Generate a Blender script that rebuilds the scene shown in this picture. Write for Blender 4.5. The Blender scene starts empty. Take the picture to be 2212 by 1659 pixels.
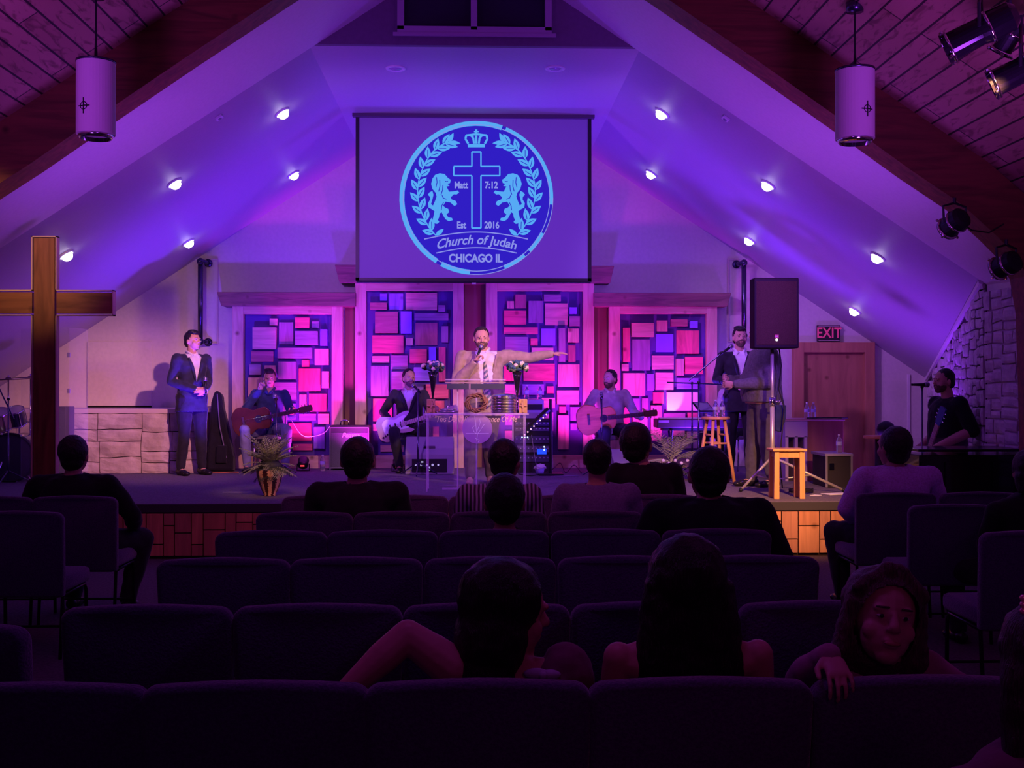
import bpy, bmesh, math, random
from mathutils import Vector, Matrix, Euler, noise
import numpy as np
PI = math.pi
V = Vector
sc = bpy.context.scene
col = sc.collection
random.seed(7)

# ---------------------------------------------------------------- camera
FPX = 2450.0
CAMH = 1.574
YAW = math.atan(79 / FPX)
PITCH = math.atan(10.5 / FPX)
cam_d = bpy.data.cameras.new('camera')
cam = bpy.data.objects.new('camera', cam_d)
col.objects.link(cam)
cam_d.sensor_fit = 'HORIZONTAL'
cam_d.sensor_width = 36.0
cam_d.lens = 36.0 * FPX / 2212.0
cam_d.clip_start = 0.05
cam_d.clip_end = 200
cam.location = (0, 0, CAMH)
cam.rotation_euler = (PI / 2 + PITCH, 0, -YAW)
sc.camera = cam
_R = Euler((PI / 2 + PITCH, 0, -YAW)).to_matrix()

def ray(px, py):
    return (_R @ V(((px - 1106) / FPX, (829.5 - py) / FPX, -1.0)))

def at(px, py, Y):
    """world point seen at photo pixel (px,py) on the plane y = Y"""
    d = ray(px, py)
    return V((0, 0, CAMH)) + d * (Y / d.y)

def atz(px, py, Z):
    d = ray(px, py)
    return V((0, 0, CAMH)) + d * ((Z - CAMH) / d.z)

# ---------------------------------------------------------------- world, exposure, lights
w = bpy.data.worlds.new('world')
sc.world = w
w.use_nodes = True
bg = w.node_tree.nodes['Background']
bg.inputs[0].default_value = (0.42, 0.035, 0.62, 1)
bg.inputs[1].default_value = 0.075
sc.view_settings.view_transform = 'Standard'
sc.view_settings.look = 'None'
sc.view_settings.exposure = 0.0
sc.view_settings.gamma = 1.0
sc.view_settings.use_curve_mapping = False

def lamp(name, kind, loc, energy, color, target=None, size=0.1, angle=60, blend=0.6, spread=None):
    l = bpy.data.lights.new(name, kind)
    l.energy = energy
    l.color = color
    if kind == 'SPOT':
        l.spot_size = math.radians(angle)
        l.spot_blend = blend
        l.shadow_soft_size = size
    elif kind == 'POINT':
        l.shadow_soft_size = size
    elif kind == 'AREA':
        l.size = size
        if spread: l.spread = math.radians(spread)
    o = bpy.data.objects.new(name, l)
    o.location = loc
    if target is not None:
        o.rotation_euler = (V(target) - V(loc)).to_track_quat('-Z', 'Y').to_euler()
    col.objects.link(o)
    return o

STAGE = 0.51      # stage floor height
YF = 10.65        # stage front
YB = 15.5         # back wall
MAG = (1.0, 0.035, 0.72)
BLU = (0.13, 0.02, 1.0)
VIO = (0.36, 0.05, 1.0)
WARM = (1.0, 0.50, 0.22)
# magenta floor uplights in front of the wooden panels
MAGP = (1.0, 0.03, 0.95)
for x, tx, e in ((-2.12, -2.45, 75), (-1.42, -1.6, 85), (-0.30, -0.55, 60), (0.45, 0.6, 55), (1.28, 1.5, 85), (2.32, 2.4, 70)):
    lamp('uplight_magenta', 'SPOT', (x, 14.45, STAGE + 0.10), e * 2.3, MAGP, (tx, 15.4, 1.82), 0.05, 78, 1.0)
# blue uplights washing the wall and the sloping ceiling
for x, tx, e in ((-3.15, -2.9, 150), (2.75, 2.6, 150), (-1.4, -1.3, 110), (1.35, 1.3, 110)):
    lamp('uplight_blue', 'SPOT', (x, 13.6, STAGE + 0.2), e * 2.5, BLU, (tx, 14.4, 4.6), 0.08, 125, 1.0)
# violet wash behind the arch; the right has fixtures, other spots are added unseen
for s_, c_ in ((1, (0.28, 0.065, 1.0)), (-1, (0.46, 0.11, 0.97))):
    o_ = (3.5, 2.75) if s_ == 1 else (2.3, 3.6)
    lamp('wash_violet', 'SPOT', (s_ * o_[0], 9.6, o_[1]), 520, c_, (-s_ * 1.2, 15.5, 1.9), 0.12, 95, 1.0)
    lamp('wash_violet', 'SPOT', (s_ * o_[0] * .95, 9.5, o_[1] - .2), 70, (0.20, 0.03, 1.0), (-s_ * 3.2, 12.6, 3.2), 0.3, 120, 1.0)
    lamp('wash_violet', 'SPOT', (s_ * 2.2, 9.6, 1.9), 120, (0.34, 0.06, 0.95), (s_ * 3.0, 10.0, 4.0), 0.4, 110, 1.0)
    lamp('plank_fill', 'SPOT', (s_ * 2.9, 5.6, 2.3), 230, (0.40, 0.06, 0.98), (s_ * 3.0, 6.4, 4.0), 0.3, 140, 1.0)  # added unseen spots that brighten the plank ceiling
lamp('wash_violet', 'SPOT', (-1.0, 9.6, 4.4), 1000, (0.52, 0.18, 0.95), (5.0, 15.4, 1.5), 0.12, 34, 1.0)
lamp('slope_fill_violet', 'SPOT', (4.62, 12.9, 0.12), 330, (0.26, 0.035, 1.0), (4.5, 13.2, 3.0), 0.15, 120, 1.0)  # added unseen lamp that evens the violet on the right slope
for x_ in (-3.40, 3.45): lamp('uplight_blue', 'SPOT', (x_, 14.75, STAGE + 0.1), 60, (0.10, 0.02, 1.0), (x_, 15.5, 1.5), 0.05, 85, 1.0)
p_ = at(1452, 925, 14.95)
lamp('block_fill_white', 'SPOT', p_, 9, (1.0, 0.62, 0.95), at(1452, 866, 15.3), 0.01, 34, 0.5)  # added lamp that brightens one block of the far right panel
lamp('slope_fill_violet', 'SPOT', (-3.75, 12.7, 0.62), 70, (0.32, 0.05, 1.0), (-4.8, 13.2, 3.0), 0.15, 130, 1.0)  # left counterpart of the added slope fill, also unseen
# warm front spots aimed at the speaker's place, from the can lights up right and left
lamp('front_spot', 'SPOT', (2.6, 6.9, 3.9), 1900, WARM, (0.25, 12.6, 1.6), 0.08, 17, 0.7)
lamp('front_spot', 'SPOT', (3.0, 6.2, 3.4), 2700, (1.0, 0.44, 0.20), (2.9, 11.0, 0.85), 0.08, 27, 1.0)
lamp('front_spot', 'SPOT', (0.4, 6.9, 4.3), 2900, (1.0, 0.36, 0.44), (-4.1, 14.4, 1.2), 0.08, 22, 0.9)
lamp('front_spot', 'SPOT', (-3.55, 6.2, 2.9), 420, WARM, (-4.0, 10.35, 2.75), 0.08, 22, 1.0)
lamp('front_spot', 'SPOT', (-0.8, 6.9, 4.2), 480, WARM, (-2.05, 11.3, 0.85), 0.08, 11, 0.8)
lamp('facing_fill_red', 'SPOT', (0, 4.6, 4.9), 190, (1.0, 0.17, 0.42), (0, 10.6, 0.5), 0.3, 70, 1.0)  # unseen fill added to redden the stage front
# unseen fill lamps added for the chair backs and the child
lamp('nave_fill', 'POINT', (0, 3.1, 3.9), 34, (0.50, 0.07, 1.0), None, 0.6)
lamp('nave_fill', 'SPOT', (1.2, -0.6, 2.9), 13, (1.0, 0.12, 0.50), (1.2, 3.2, 1.0), 0.4, 60, 1.0)

# ---------------------------------------------------------------- materials
MATS = {}
def mat(name, base, rough=0.6, metal=0.0, kind=None, scale=8.0, bump=0.0, spec=0.4, emit=None, estr=1.0,
        trans=0.0, alpha=1.0, sheen=0.0, c2=None, coat=0.0, ior=1.45):
    if name in MATS: return MATS[name]
    m = bpy.data.materials.new(name)
    m.use_nodes = True
    nt = m.node_tree
    b = nt.nodes['Principled BSDF']
    b.inputs['Base Color'].default_value = (*base, 1)
    b.inputs['Roughness'].default_value = rough
    b.inputs['Metallic'].default_value = metal
    b.inputs['Specular IOR Level'].default_value = spec
    b.inputs['IOR'].default_value = ior
    if trans: b.inputs['Transmission Weight'].default_value = trans
    if alpha < 1: b.inputs['Alpha'].default_value = alpha
    if sheen:
        b.inputs['Sheen Weight'].default_value = sheen
        b.inputs['Sheen Roughness'].default_value = 0.4
    if coat: b.inputs['Coat Weight'].default_value = coat
    if emit:
        b.inputs['Emission Color'].default_value = (*emit, 1)
        b.inputs['Emission Strength'].default_value = estr
    N = nt.nodes.new
    L = nt.links.new
    if kind:
        tc = N('ShaderNodeTexCoord')
        mp = N('ShaderNodeMapping')
        L(tc.outputs['Object'], mp.inputs[0])
        no = N('ShaderNodeTexNoise')
        L(mp.outputs[0], no.inputs['Vector'])
        no.inputs['Scale'].default_value = scale
        no.inputs['Detail'].default_value = 6
        cr = N('ShaderNodeValToRGB')
        c2 = c2 or tuple(x * 0.55 for x in base)
        cr.color_ramp.elements[0].color = (*c2, 1)
        cr.color_ramp.elements[1].color = (*base, 1)
        cr.color_ramp.elements[0].position = 0.3
        cr.color_ramp.elements[1].position = 0.62
        if kind == 'woodx': mp.inputs['Scale'].default_value = (0.12, 1, 1)
        if kind == 'woody': mp.inputs['Scale'].default_value = (1, 0.12, 1)
        if kind == 'woodz': mp.inputs['Scale'].default_value = (1, 1, 0.12)
        if kind.startswith('wood'):
            no.inputs['Distortion'].default_value = 1.2
            L(no.outputs[0], cr.inputs[0])
            # knots
            vo = N('ShaderNodeTexVoronoi')
            vo.inputs['Scale'].default_value = 3.2
            L(tc.outputs['Object'], vo.inputs['Vector'])
            kr = N('ShaderNodeValToRGB')
            kr.color_ramp.elements[0].position = 0.03
            kr.color_ramp.elements[0].color = (0.25, 0.18, 0.15, 1)
            kr.color_ramp.elements[1].position = 0.13
            kr.color_ramp.elements[1].color = (1, 1, 1, 1)
            L(vo.outputs['Distance'], kr.inputs[0])
            mx = N('ShaderNodeMixRGB')
            mx.blend_type = 'MULTIPLY'
            mx.inputs[0].default_value = 0.8
            L(cr.outputs[0], mx.inputs[1])
            L(kr.outputs[0], mx.inputs[2])
            L(mx.outputs[0], b.inputs['Base Color'])
        else:
            L(no.outputs[0], cr.inputs[0])
            L(cr.outputs[0], b.inputs['Base Color'])
        if bump:
            bp = N('ShaderNodeBump')
            bp.inputs['Strength'].default_value = bump
            bp.inputs['Distance'].default_value = 0.02
            L(no.outputs[0], bp.inputs['Height'])
            L(bp.outputs[0], b.inputs['Normal'])
    MATS[name] = m
    return m

# ---------------------------------------------------------------- mesh builder
class MB:
    def __init__(self):
        self.bm = bmesh.new()
    def _xf(self, vs, M):
        for v in vs: v.co = M @ v.co
    def box(self, c, s, rot=None, bev=0.0):
        r = bmesh.ops.create_cube(self.bm, size=1.0)
        M = Matrix.Translation(V(c)) @ (rot.to_4x4() if rot else Matrix.Identity(4)) @ Matrix.Diagonal((*s, 1))
        self._xf(r['verts'], M)
        if bev:
            es = {e for v in r['verts'] for e in v.link_edges}
            bmesh.ops.bevel(self.bm, geom=list(es), offset=bev, segments=2, affect='EDGES', profile=0.5)
        return self
    def cyl(self, p0, p1, r0, r1=None, n=12, caps=True):
        p0, p1 = V(p0), V(p1)
        r1 = r0 if r1 is None else r1
        d = p1 - p0
        L = d.length
        if L < 1e-6: return self
        q = d.to_track_quat('Z', 'Y').to_matrix().to_4x4()
        r = bmesh.ops.create_cone(self.bm, cap_ends=caps, segments=n, radius1=max(r0, 1e-4), radius2=max(r1, 1e-4), depth=L)
        self._xf(r['verts'], Matrix.Translation((p0 + p1) / 2) @ q)
        return self
    def sph(self, c, r, rot=None, n=12):
        if not hasattr(r, '__len__'): r = (r, r, r)
        g = bmesh.ops.create_uvsphere(self.bm, u_segments=n, v_segments=max(6, n * 2 // 3), radius=1.0)
        M = Matrix.Translation(V(c)) @ (rot.to_4x4() if rot else Matrix.Identity(4)) @ Matrix.Diagonal((*r, 1))
        self._xf(g['verts'], M)
        return self
    def tube(self, pts, r, n=8, taper=None):
        pts = [V(p) for p in pts]
        m = len(pts)
        rs = [r if not hasattr(r, '__len__') else r[i] for i in range(m)]
        # parallel transported frame
        rings = []
        t = (pts[1] - pts[0]).normalized()
        u = t.orthogonal().normalized()
        for i in range(m):
            if i == 0: tt = pts[1] - pts[0]
            elif i == m - 1: tt = pts[-1] - pts[-2]
            else: tt = (pts[i + 1] - pts[i]).normalized() + (pts[i] - pts[i - 1]).normalized()
            tt = tt.normalized() if tt.length > 1e-8 else t
            u = (u - tt * u.dot(tt)).normalized()
            w_ = tt.cross(u)
            rings.append([self.bm.verts.new(pts[i] + (u * math.cos(2 * PI * k / n) + w_ * math.sin(2 * PI * k / n)) * rs[i]) for k in range(n)])
        for a, b in zip(rings, rings[1:]):
            for k in range(n):
                self.bm.faces.new((a[k], a[(k + 1) % n], b[(k + 1) % n], b[k]))
        self.bm.faces.new(rings[0][::-1])
        self.bm.faces.new(rings[-1])
        return self
    def cap(self, p0, p1, r0, r1=None, n=12):
        r1 = r0 if r1 is None else r1
        self.cyl(p0, p1, r0, r1, n)
        self.sph(p0, r0, n=n)
        self.sph(p1, r1, n=n)
        return self
    def chain(self, pts, rs, n=12):
        for i in range(len(pts) - 1):
            self.cap(pts[i], pts[i + 1], rs[i], rs[i + 1], n)
        return self
    def prism(self, pts, ax='y', d0=0.0, d1=0.1):
        """extrude a 2D outline; ax y: pts are (x,z); ax z: (x,y); ax x: (y,z)"""
        def P(a, b, d):
            return {'y': (a, d, b), 'z': (a, b, d), 'x': (d, a, b)}[ax]
        A = [self.bm.verts.new(P(a, b, d0)) for a, b in pts]
        B = [self.bm.verts.new(P(a, b, d1)) for a, b in pts]
        n = len(pts)
        f1 = self.bm.faces.new(A)
        f2 = self.bm.faces.new(B[::-1])
        for i in range(n):
            self.bm.faces.new((A[(i + 1) % n], A[i], B[i], B[(i + 1) % n]))
        return self
    def lathe(self, prof, c=(0, 0, 0), n=24, M=None):
        c = V(c)
        rings = []
        for r, z in prof:
            ring = []
            for k in range(n):
                p = V((r * math.cos(2 * PI * k / n), r * math.sin(2 * PI * k / n), z))
                if M: p = M @ p
                ring.append(self.bm.verts.new(c + p))
            rings.append(ring)
        for a, b in zip(rings, rings[1:]):
            for k in range(n):
                self.bm.faces.new((a[k], a[(k + 1) % n], b[(k + 1) % n], b[k]))
        self.bm.faces.new(rings[0][::-1])
        self.bm.faces.new(rings[-1])
        return self
    def quad(self, *ps):
        self.bm.faces.new([self.bm.verts.new(p) for p in ps])
        return self
    def loft(self, rings, n=24, pw=2.4):
        R_ = []
        for c, rx, ry in rings:
            c = V(c); r = []
            for k in range(n):
                a = 2 * PI * k / n
                ca, sa = math.cos(a), math.sin(a)
                q = 2.0 / pw
                r.append(self.bm.verts.new(c + V((rx * math.copysign(abs(ca) ** q, ca), ry * math.copysign(abs(sa) ** q, sa), 0))))
            R_.append(r)
        for a, b in zip(R_, R_[1:]):
            for k in range(n): self.bm.faces.new((a[k], a[(k + 1) % n], b[(k + 1) % n], b[k]))
        self.bm.faces.new(R_[0][::-1]); self.bm.faces.new(R_[-1])
        return self
    def plate(self, ps, nrm, t):
        """closed slab: polygon ps (3D) extruded by nrm*t"""
        nrm = V(nrm).normalized() * t
        A = [self.bm.verts.new(V(p)) for p in ps]
        B = [self.bm.verts.new(V(p) + nrm) for p in ps]
        n = len(ps)
        self.bm.faces.new(A)
        self.bm.faces.new(B[::-1])
        for i in range(n):
            self.bm.faces.new((A[(i + 1) % n], A[i], B[i], B[(i + 1) % n]))
        return self
    def move(self, M):
        for v in self.bm.verts: v.co = M @ v.co
        return self
    def build(self, name, m, parent=None, smooth=False, remesh=0, bev=0, rough=0.0, rs=9.0, cut=None, smit=0, loc=None, solid=0, subs=0, recalc=True):
        me = bpy.data.meshes.new(name)
        if recalc: bmesh.ops.recalc_face_normals(self.bm, faces=self.bm.faces)
        self.bm.to_mesh(me)
        self.bm.free()
        if remesh or bev or smit or subs:
            t = bpy.data.objects.new('tmp', me)
            col.objects.link(t)
            if remesh:
                md = t.modifiers.new('r', 'REMESH')
                md.mode = 'VOXEL'
                md.voxel_size = remesh
            if bev:
                md = t.modifiers.new('b', 'BEVEL')
                md.width = bev
                md.segments = 2
                md.limit_method = 'ANGLE'
            if subs:
                md = t.modifiers.new('u', 'SUBSURF')
                md.levels = subs
            if smit:
                md = t.modifiers.new('s', 'SMOOTH')
                md.iterations = smit
                md.factor = 0.5
            dg = bpy.context.evaluated_depsgraph_get()
            dg.update()
            me2 = bpy.data.meshes.new_from_object(t.evaluated_get(dg))
            bpy.data.objects.remove(t)
            bpy.data.meshes.remove(me)
            me = me2
            me.name = name
        if rough or cut or solid:
            bm = bmesh.new()
            bm.from_mesh(me)
            if rough:
                bm.normal_update()
                for v in bm.verts:
                    p = v.co * rs
                    d = noise.noise(p) + 0.5 * noise.noise(p * 2.1)
                    v.co += v.normal * (d * rough)
            if cut:
                dead = [v for v in bm.verts if cut(v.co)]
                bmesh.ops.delete(bm, geom=dead, context='VERTS')
            if solid:
                bmesh.ops.solidify(bm, geom=bm.faces[:], thickness=solid)
            bm.to_mesh(me)
            bm.free()
        if smooth or remesh:
            me.polygons.foreach_set('use_smooth', [True] * len(me.polygons))
        me.materials.clear()
        me.materials.append(m)
        o = bpy.data.objects.new(name, me)
        col.objects.link(o)
        if parent: o.parent = parent
        if loc is not None: o.location = loc
        return o

def thing(name, label, cat, loc=(0, 0, 0), rz=0.0, group=None):
    o = bpy.data.objects.new(name, None)
    o.empty_display_size = 0.1
    col.objects.link(o)
    o.location = loc
    o.rotation_euler = (0, 0, rz)
    tag(o, label, cat, group)
    return o

def tag(o, label, cat, group=None):
    o['label'] = label
    o['category'] = cat
    if group: o['group'] = group
    return o

def struct(o):
    o['kind'] = 'structure'
    return o

def dup(root, loc, rz=None, label=None, group=None):
    r = root.copy()
    col.objects.link(r)
    r.location = loc
    if rz is not None: r.rotation_euler = (0, 0, rz)
    if label: r['label'] = label
    if group: r['group'] = group
    for ch in list(root.children):
        c = ch.copy()
        col.objects.link(c)
        c.parent = r
        for g in list(ch.children):
            d = g.copy()
            col.objects.link(d)
            d.parent = c
    return r

def text_mb(txt, size, M, shear=0.0, ext=0.002, align='CENTER', bold=0.0, warp=None, sx=1.0):
    """MB holding flat lettering; text lies in local XY, M places it"""
    cu = bpy.data.curves.new('t', 'FONT')
    cu.body = txt
    cu.size = size
    cu.shear = shear
    cu.extrude = ext
    cu.offset = bold
    cu.align_x = align
    cu.align_y = 'CENTER'
    t = bpy.data.objects.new('t', cu)
    col.objects.link(t)
    dg = bpy.context.evaluated_depsgraph_get()
    dg.update()
    me = bpy.data.meshes.new_from_object(t.evaluated_get(dg))
    bpy.data.objects.remove(t)
    mb = MB()
    mb.bm.from_mesh(me)
    bpy.data.meshes.remove(me)
    for v in mb.bm.verts:
        v.co.x *= sx
        if warp: v.co = warp(v.co)
        v.co = M @ v.co
    return mb
# lettering that faces the hall: local x -> +x, local y -> +z, local z -> -y
FACE = Matrix(((1, 0, 0, 0), (0, 0, -1, 0), (0, 1, 0, 0), (0, 0, 0, 1)))
def facing(p, s=1.0):
    return Matrix.Translation(V(p)) @ FACE @ Matrix.Scale(s, 4)
# ================================================================ the room
RS, Z0 = 0.66, 5.83           # roof slope, ridge height of the stage ceiling
def roof(x, z0=Z0): return z0 - RS * abs(x)
def on_roof(px, py, z0=Z0):
    d = ray(px, py)
    s = 1 if d.x > 0 else -1
    t = (z0 - CAMH) / (d.z + RS * s * d.x)
    return V((0, 0, CAMH)) + d * t
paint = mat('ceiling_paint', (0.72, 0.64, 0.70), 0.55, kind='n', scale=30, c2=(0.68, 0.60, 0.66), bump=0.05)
paint_shaded = mat('stage_ceiling_shaded', (0.44, 0.38, 0.47), 0.55, kind='n', scale=30, c2=(0.42, 0.36, 0.45), bump=0.05)  # darker copy of the ceiling paint, its dimmer light put into the colour
wallp = mat('wall_paint', (0.66, 0.60, 0.56), 0.65, kind='n', scale=22, c2=(0.61, 0.56, 0.52), bump=0.05)
carpet = mat('stage_carpet', (0.17, 0.14, 0.19), 0.95, kind='n', scale=60, c2=(0.10, 0.085, 0.12), bump=0.3, spec=0.1)
floorm = mat('nave_carpet', (0.13, 0.10, 0.12), 0.95, kind='n', scale=50, c2=(0.07, 0.055, 0.07), bump=0.3, spec=0.1)
beamm = mat('beam_wood', (0.20, 0.062, 0.028), 0.5, kind='woodx', scale=14, c2=(0.10, 0.03, 0.015), bump=0.08)
blackm = mat('black_plastic', (0.012, 0.012, 0.014), 0.42)
pine = mat('pine_wood', (0.70, 0.50, 0.40), 0.6, kind='woodz', scale=11, c2=(0.52, 0.34, 0.26), bump=0.1)
pinex = mat('pine_wood_long', (0.66, 0.46, 0.37), 0.6, kind='woodx', scale=11, c2=(0.50, 0.32, 0.24), bump=0.1)

# plank ceiling material: planks run along y, joints across the slope (world x)
def plank_mat():
    m = bpy.data.materials.new('plank_ceiling')
    m.use_nodes = True
    nt = m.node_tree
    N, L = nt.nodes.new, nt.links.new
    b = nt.nodes['Principled BSDF']
    tc = N('ShaderNodeTexCoord')
    mp = N('ShaderNodeMapping')
    mp.inputs['Rotation'].default_value = (0, 0, PI / 2)
    L(tc.outputs['Object'], mp.inputs[0])
    br = N('ShaderNodeTexBrick')
    br.offset = 0.37
    br.inputs['Color1'].default_value = (0.52, 0.27, 0.20, 1)
    br.inputs['Color2'].default_value = (0.40, 0.19, 0.14, 1)
    br.inputs['Mortar'].default_value = (0.03, 0.015, 0.02, 1)
    br.inputs['Scale'].default_value = 1.0
    br.inputs['Mortar Size'].default_value = 0.007
    br.inputs['Brick Width'].default_value = 2.6
    br.inputs['Row Height'].default_value = 0.135
    L(mp.outputs[0], br.inputs['Vector'])
    m2 = N('ShaderNodeMapping')
    m2.inputs['Scale'].default_value = (1, 0.25, 1)
    L(tc.outputs['Object'], m2.inputs[0])
    no = N('ShaderNodeTexNoise')
    no.inputs['Scale'].default_value = 14
    no.inputs['Detail'].default_value = 8
    no.inputs['Distortion'].default_value = 1.5
    L(m2.outputs[0], no.inputs['Vector'])
    cr = N('ShaderNodeValToRGB')
    cr.color_ramp.elements[0].position = 0.34
    cr.color_ramp.elements[0].color = (0.35, 0.3, 0.3, 1)
    cr.color_ramp.elements[1].position = 0.46
    cr.color_ramp.elements[1].color = (1, 1, 1, 1)
    L(no.outputs[0], cr.inputs[0])
    mx = N('ShaderNodeMixRGB')
    mx.blend_type = 'MULTIPLY'
    mx.inputs[0].default_value = 0.75
    L(br.outputs[0], mx.inputs[1])
    L(cr.outputs[0], mx.inputs[2])
    L(mx.outputs[0], b.inputs['Base Color'])
    b.inputs['Roughness'].default_value = 0.6
    return m
plankm = plank_mat()

# floor, stage
struct(MB().box((0, 6, -0.05), (16, 22, 0.1)).build('floor', floorm))
XR = 4.06
m = MB().box(((XR - 6.6) / 2, (YF + YB) / 2 + 0.01, STAGE / 2 - 0.02), (XR + 6.6, YB - YF - 0.06, STAGE - 0.04))
m.box(((XR - 6.6) / 2, (YF + YB) / 2, STAGE - 0.035), (XR + 6.6, YB - YF + 0.06, 0.07))
struct(m.build('floor_stage', carpet, bev=0.006))
m = MB()
m.box(((XR - 6.6) / 2, YF - 0.035, STAGE - 0.042), (XR + 6.6, 0.03, 0.075))
struct(m.build('trim_1', mat('stage_nosing', (0.035, 0.03, 0.045), 0.7)))
# wood block facing below the stage edge
fasc = thing('stage_facing', 'low wall of butted reddish wood blocks under the stage edge', 'stage front', (0, YF - 0.06, 0))
MB().box(((XR - 6.6) / 2, 0.035, 0.21), (XR + 6.6, 0.02, 0.42)).build('backing', mat('facing_backing', (0.03, 0.012, 0.01), 0.8), fasc)
edges = [at(p, 1150, YF - 0.06).x for p in (316, 353, 377, 413.5, 439, 486.6, 510, 546)]
spl = [(.72,), (.29,), (.46,), (.73,), (.39,), (.60,), (.22, .62)]
cols = []
x = edges[0]
rr = random.Random(3)
while x > -6.4:
    wd = rr.choice((0.105, 0.16, 0.205)); cols.append((x - wd, x, (rr.uniform(.25, .75),))); x -= wd
for i in range(7): cols.append((edges[i], edges[i + 1], spl[i]))
ed2 = [at(p, 1150, YF - 0.06).x for p in (1688, 1724, 1770, 1794, 1830)]
sp2 = [(.66,), (.35,), (.67,), (.29,)]
x = edges[-1]
while x < ed2[0] - 0.2:
    wd = rr.choice((0.105, 0.16, 0.205)); cols.append((x, x + wd, (rr.uniform(.25, .75),))); x += wd
cols.append((x, ed2[0], (.24, .8)))
for i in range(4): cols.append((ed2[i], ed2[i + 1], sp2[i]))
x = ed2[-1]
while x < XR - 0.1:
    wd = rr.choice((0.105, 0.16, 0.205)); cols.append((x, min(x + wd, XR), (rr.uniform(.25, .75),))); x += wd
fm = [mat('facing_wood_%s' % n, c, 0.6, kind='woodz', scale=13, c2=tuple(k * 0.7 for k in c), bump=0.1) for n, c in
      (('light', (0.62, 0.28, 0.15)), ('mid', (0.52, 0.22, 0.12)), ('dark', (0.46, 0.20, 0.13)))]
groups = {0: MB(), 1: MB(), 2: MB()}
for a, b, ss in cols:
    ys = [0.0] + sorted(ss) + [1.0]
    for y0, y1 in zip(ys, ys[1:]):
        z1 = 0.425 - y0 * 0.40
        z0 = 0.425 - y1 * 0.40
        g = groups[rr.choice((0, 1, 2))]
        g.box(((a + b) / 2, 0.012 - rr.uniform(0, 0.006), (z0 + z1) / 2), (b - a - 0.011, 0.03, z1 - z0 - 0.012))
for k in groups: groups[k].build('wood_blocks', fm[k], fasc)

# back wall (pentagon)
YBW = YB
m = MB().prism([(-6.7, -0.02), (6.7, -0.02), (6.7, roof(6.7)), (1.5, roof(1.5)), (-1.5, roof(1.5)), (-6.7, roof(6.7))], 'y', YBW, YBW + 0.12)
struct(m.build('wall_back', wallp))
# sloping stage ceilings and the flat piece between them
ZF = 4.80
XF = (Z0 - ZF) / RS
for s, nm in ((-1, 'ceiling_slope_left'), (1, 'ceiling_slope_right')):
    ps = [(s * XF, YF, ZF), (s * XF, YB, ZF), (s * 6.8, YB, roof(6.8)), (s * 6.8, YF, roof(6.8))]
    struct(MB().plate(ps, (s * RS, 0, 1), 0.1).build(nm, paint_shaded))
struct(MB().box((0, (YF + YB) / 2 + 0.03, ZF + 0.05), (2 * XF, YB - YF - 0.06, 0.1)).build('ceiling_flat', paint_shaded))
# strip between the arch and the stage ceiling
for s, nm in ((-1, 'ceiling_band_left'), (1, 'ceiling_band_right')):
    ps = [(0, 9.25, Z0 - 0.10), (0, YF, Z0 - .05), (s * 6.8, YF, roof(6.8) - .05), (s * 6.8, 9.25, roof(6.8) - 0.10)]
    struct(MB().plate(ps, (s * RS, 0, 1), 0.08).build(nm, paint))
# gable above the flat ceiling with its two-pane window
gw = mat('gable_shaded', (0.19, 0.13, 0.20), 0.7, kind='n', scale=20, c2=(0.17, 0.12, 0.18))  # dark colour carries the shade of the unlit gable
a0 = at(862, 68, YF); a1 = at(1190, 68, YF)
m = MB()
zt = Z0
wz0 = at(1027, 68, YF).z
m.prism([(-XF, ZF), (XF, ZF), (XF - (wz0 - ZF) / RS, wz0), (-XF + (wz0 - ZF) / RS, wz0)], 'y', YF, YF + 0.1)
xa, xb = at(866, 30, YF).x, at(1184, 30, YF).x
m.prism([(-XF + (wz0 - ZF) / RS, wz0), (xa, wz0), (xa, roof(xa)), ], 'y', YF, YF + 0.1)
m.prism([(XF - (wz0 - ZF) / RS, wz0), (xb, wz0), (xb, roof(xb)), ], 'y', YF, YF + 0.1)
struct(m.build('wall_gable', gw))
win = MB()
xm = at(1024, 30, YF).x
zt = roof(max(-xa, xb)) + 0.02
for x_, w_ in ((xa, 0.06), (xm, 0.06), (xb, 0.06)): win.box((x_, YF - 0.01, (wz0 + zt) / 2), (w_, 0.09, zt - wz0))
win.box(((xa + xb) / 2, YF - 0.01, wz0 - 0.0), (xb - xa + 0.06, 0.09, 0.06))
win.box(((xa + xb) / 2, YF - 0.01, zt), (xb - xa + 0.06, 0.09, 0.06))
win.box(((xa + xb) / 2, YF - 0.045, wz0 - 0.045), (xb - xa + 0.14, 0.03, 0.03))
wo = struct(win.build('window_1', mat('window_frame', (0.42, 0.30, 0.40), 0.6)))
MB().box(((xa + xb) / 2, YF + 0.04, (wz0 + zt) / 2), (xb - xa, 0.012, zt - wz0)).build('pane', mat('night_glass', (0.02, 0.012, 0.03), 0.25), wo)

# plank ceiling of the nave
ZP = 6.10
for s, nm in ((-1, 'ceiling_left'), (1, 'ceiling_right')):
    ps = [(0, -1.5, ZP), (0, 9.3, ZP), (s * 6.0, 9.3, ZP - RS * 6), (s * 6.0, -1.5, ZP - RS * 6)]
    struct(MB().plate(ps, (s * RS, 0, 1), 0.08).build(nm, plankm))
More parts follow.
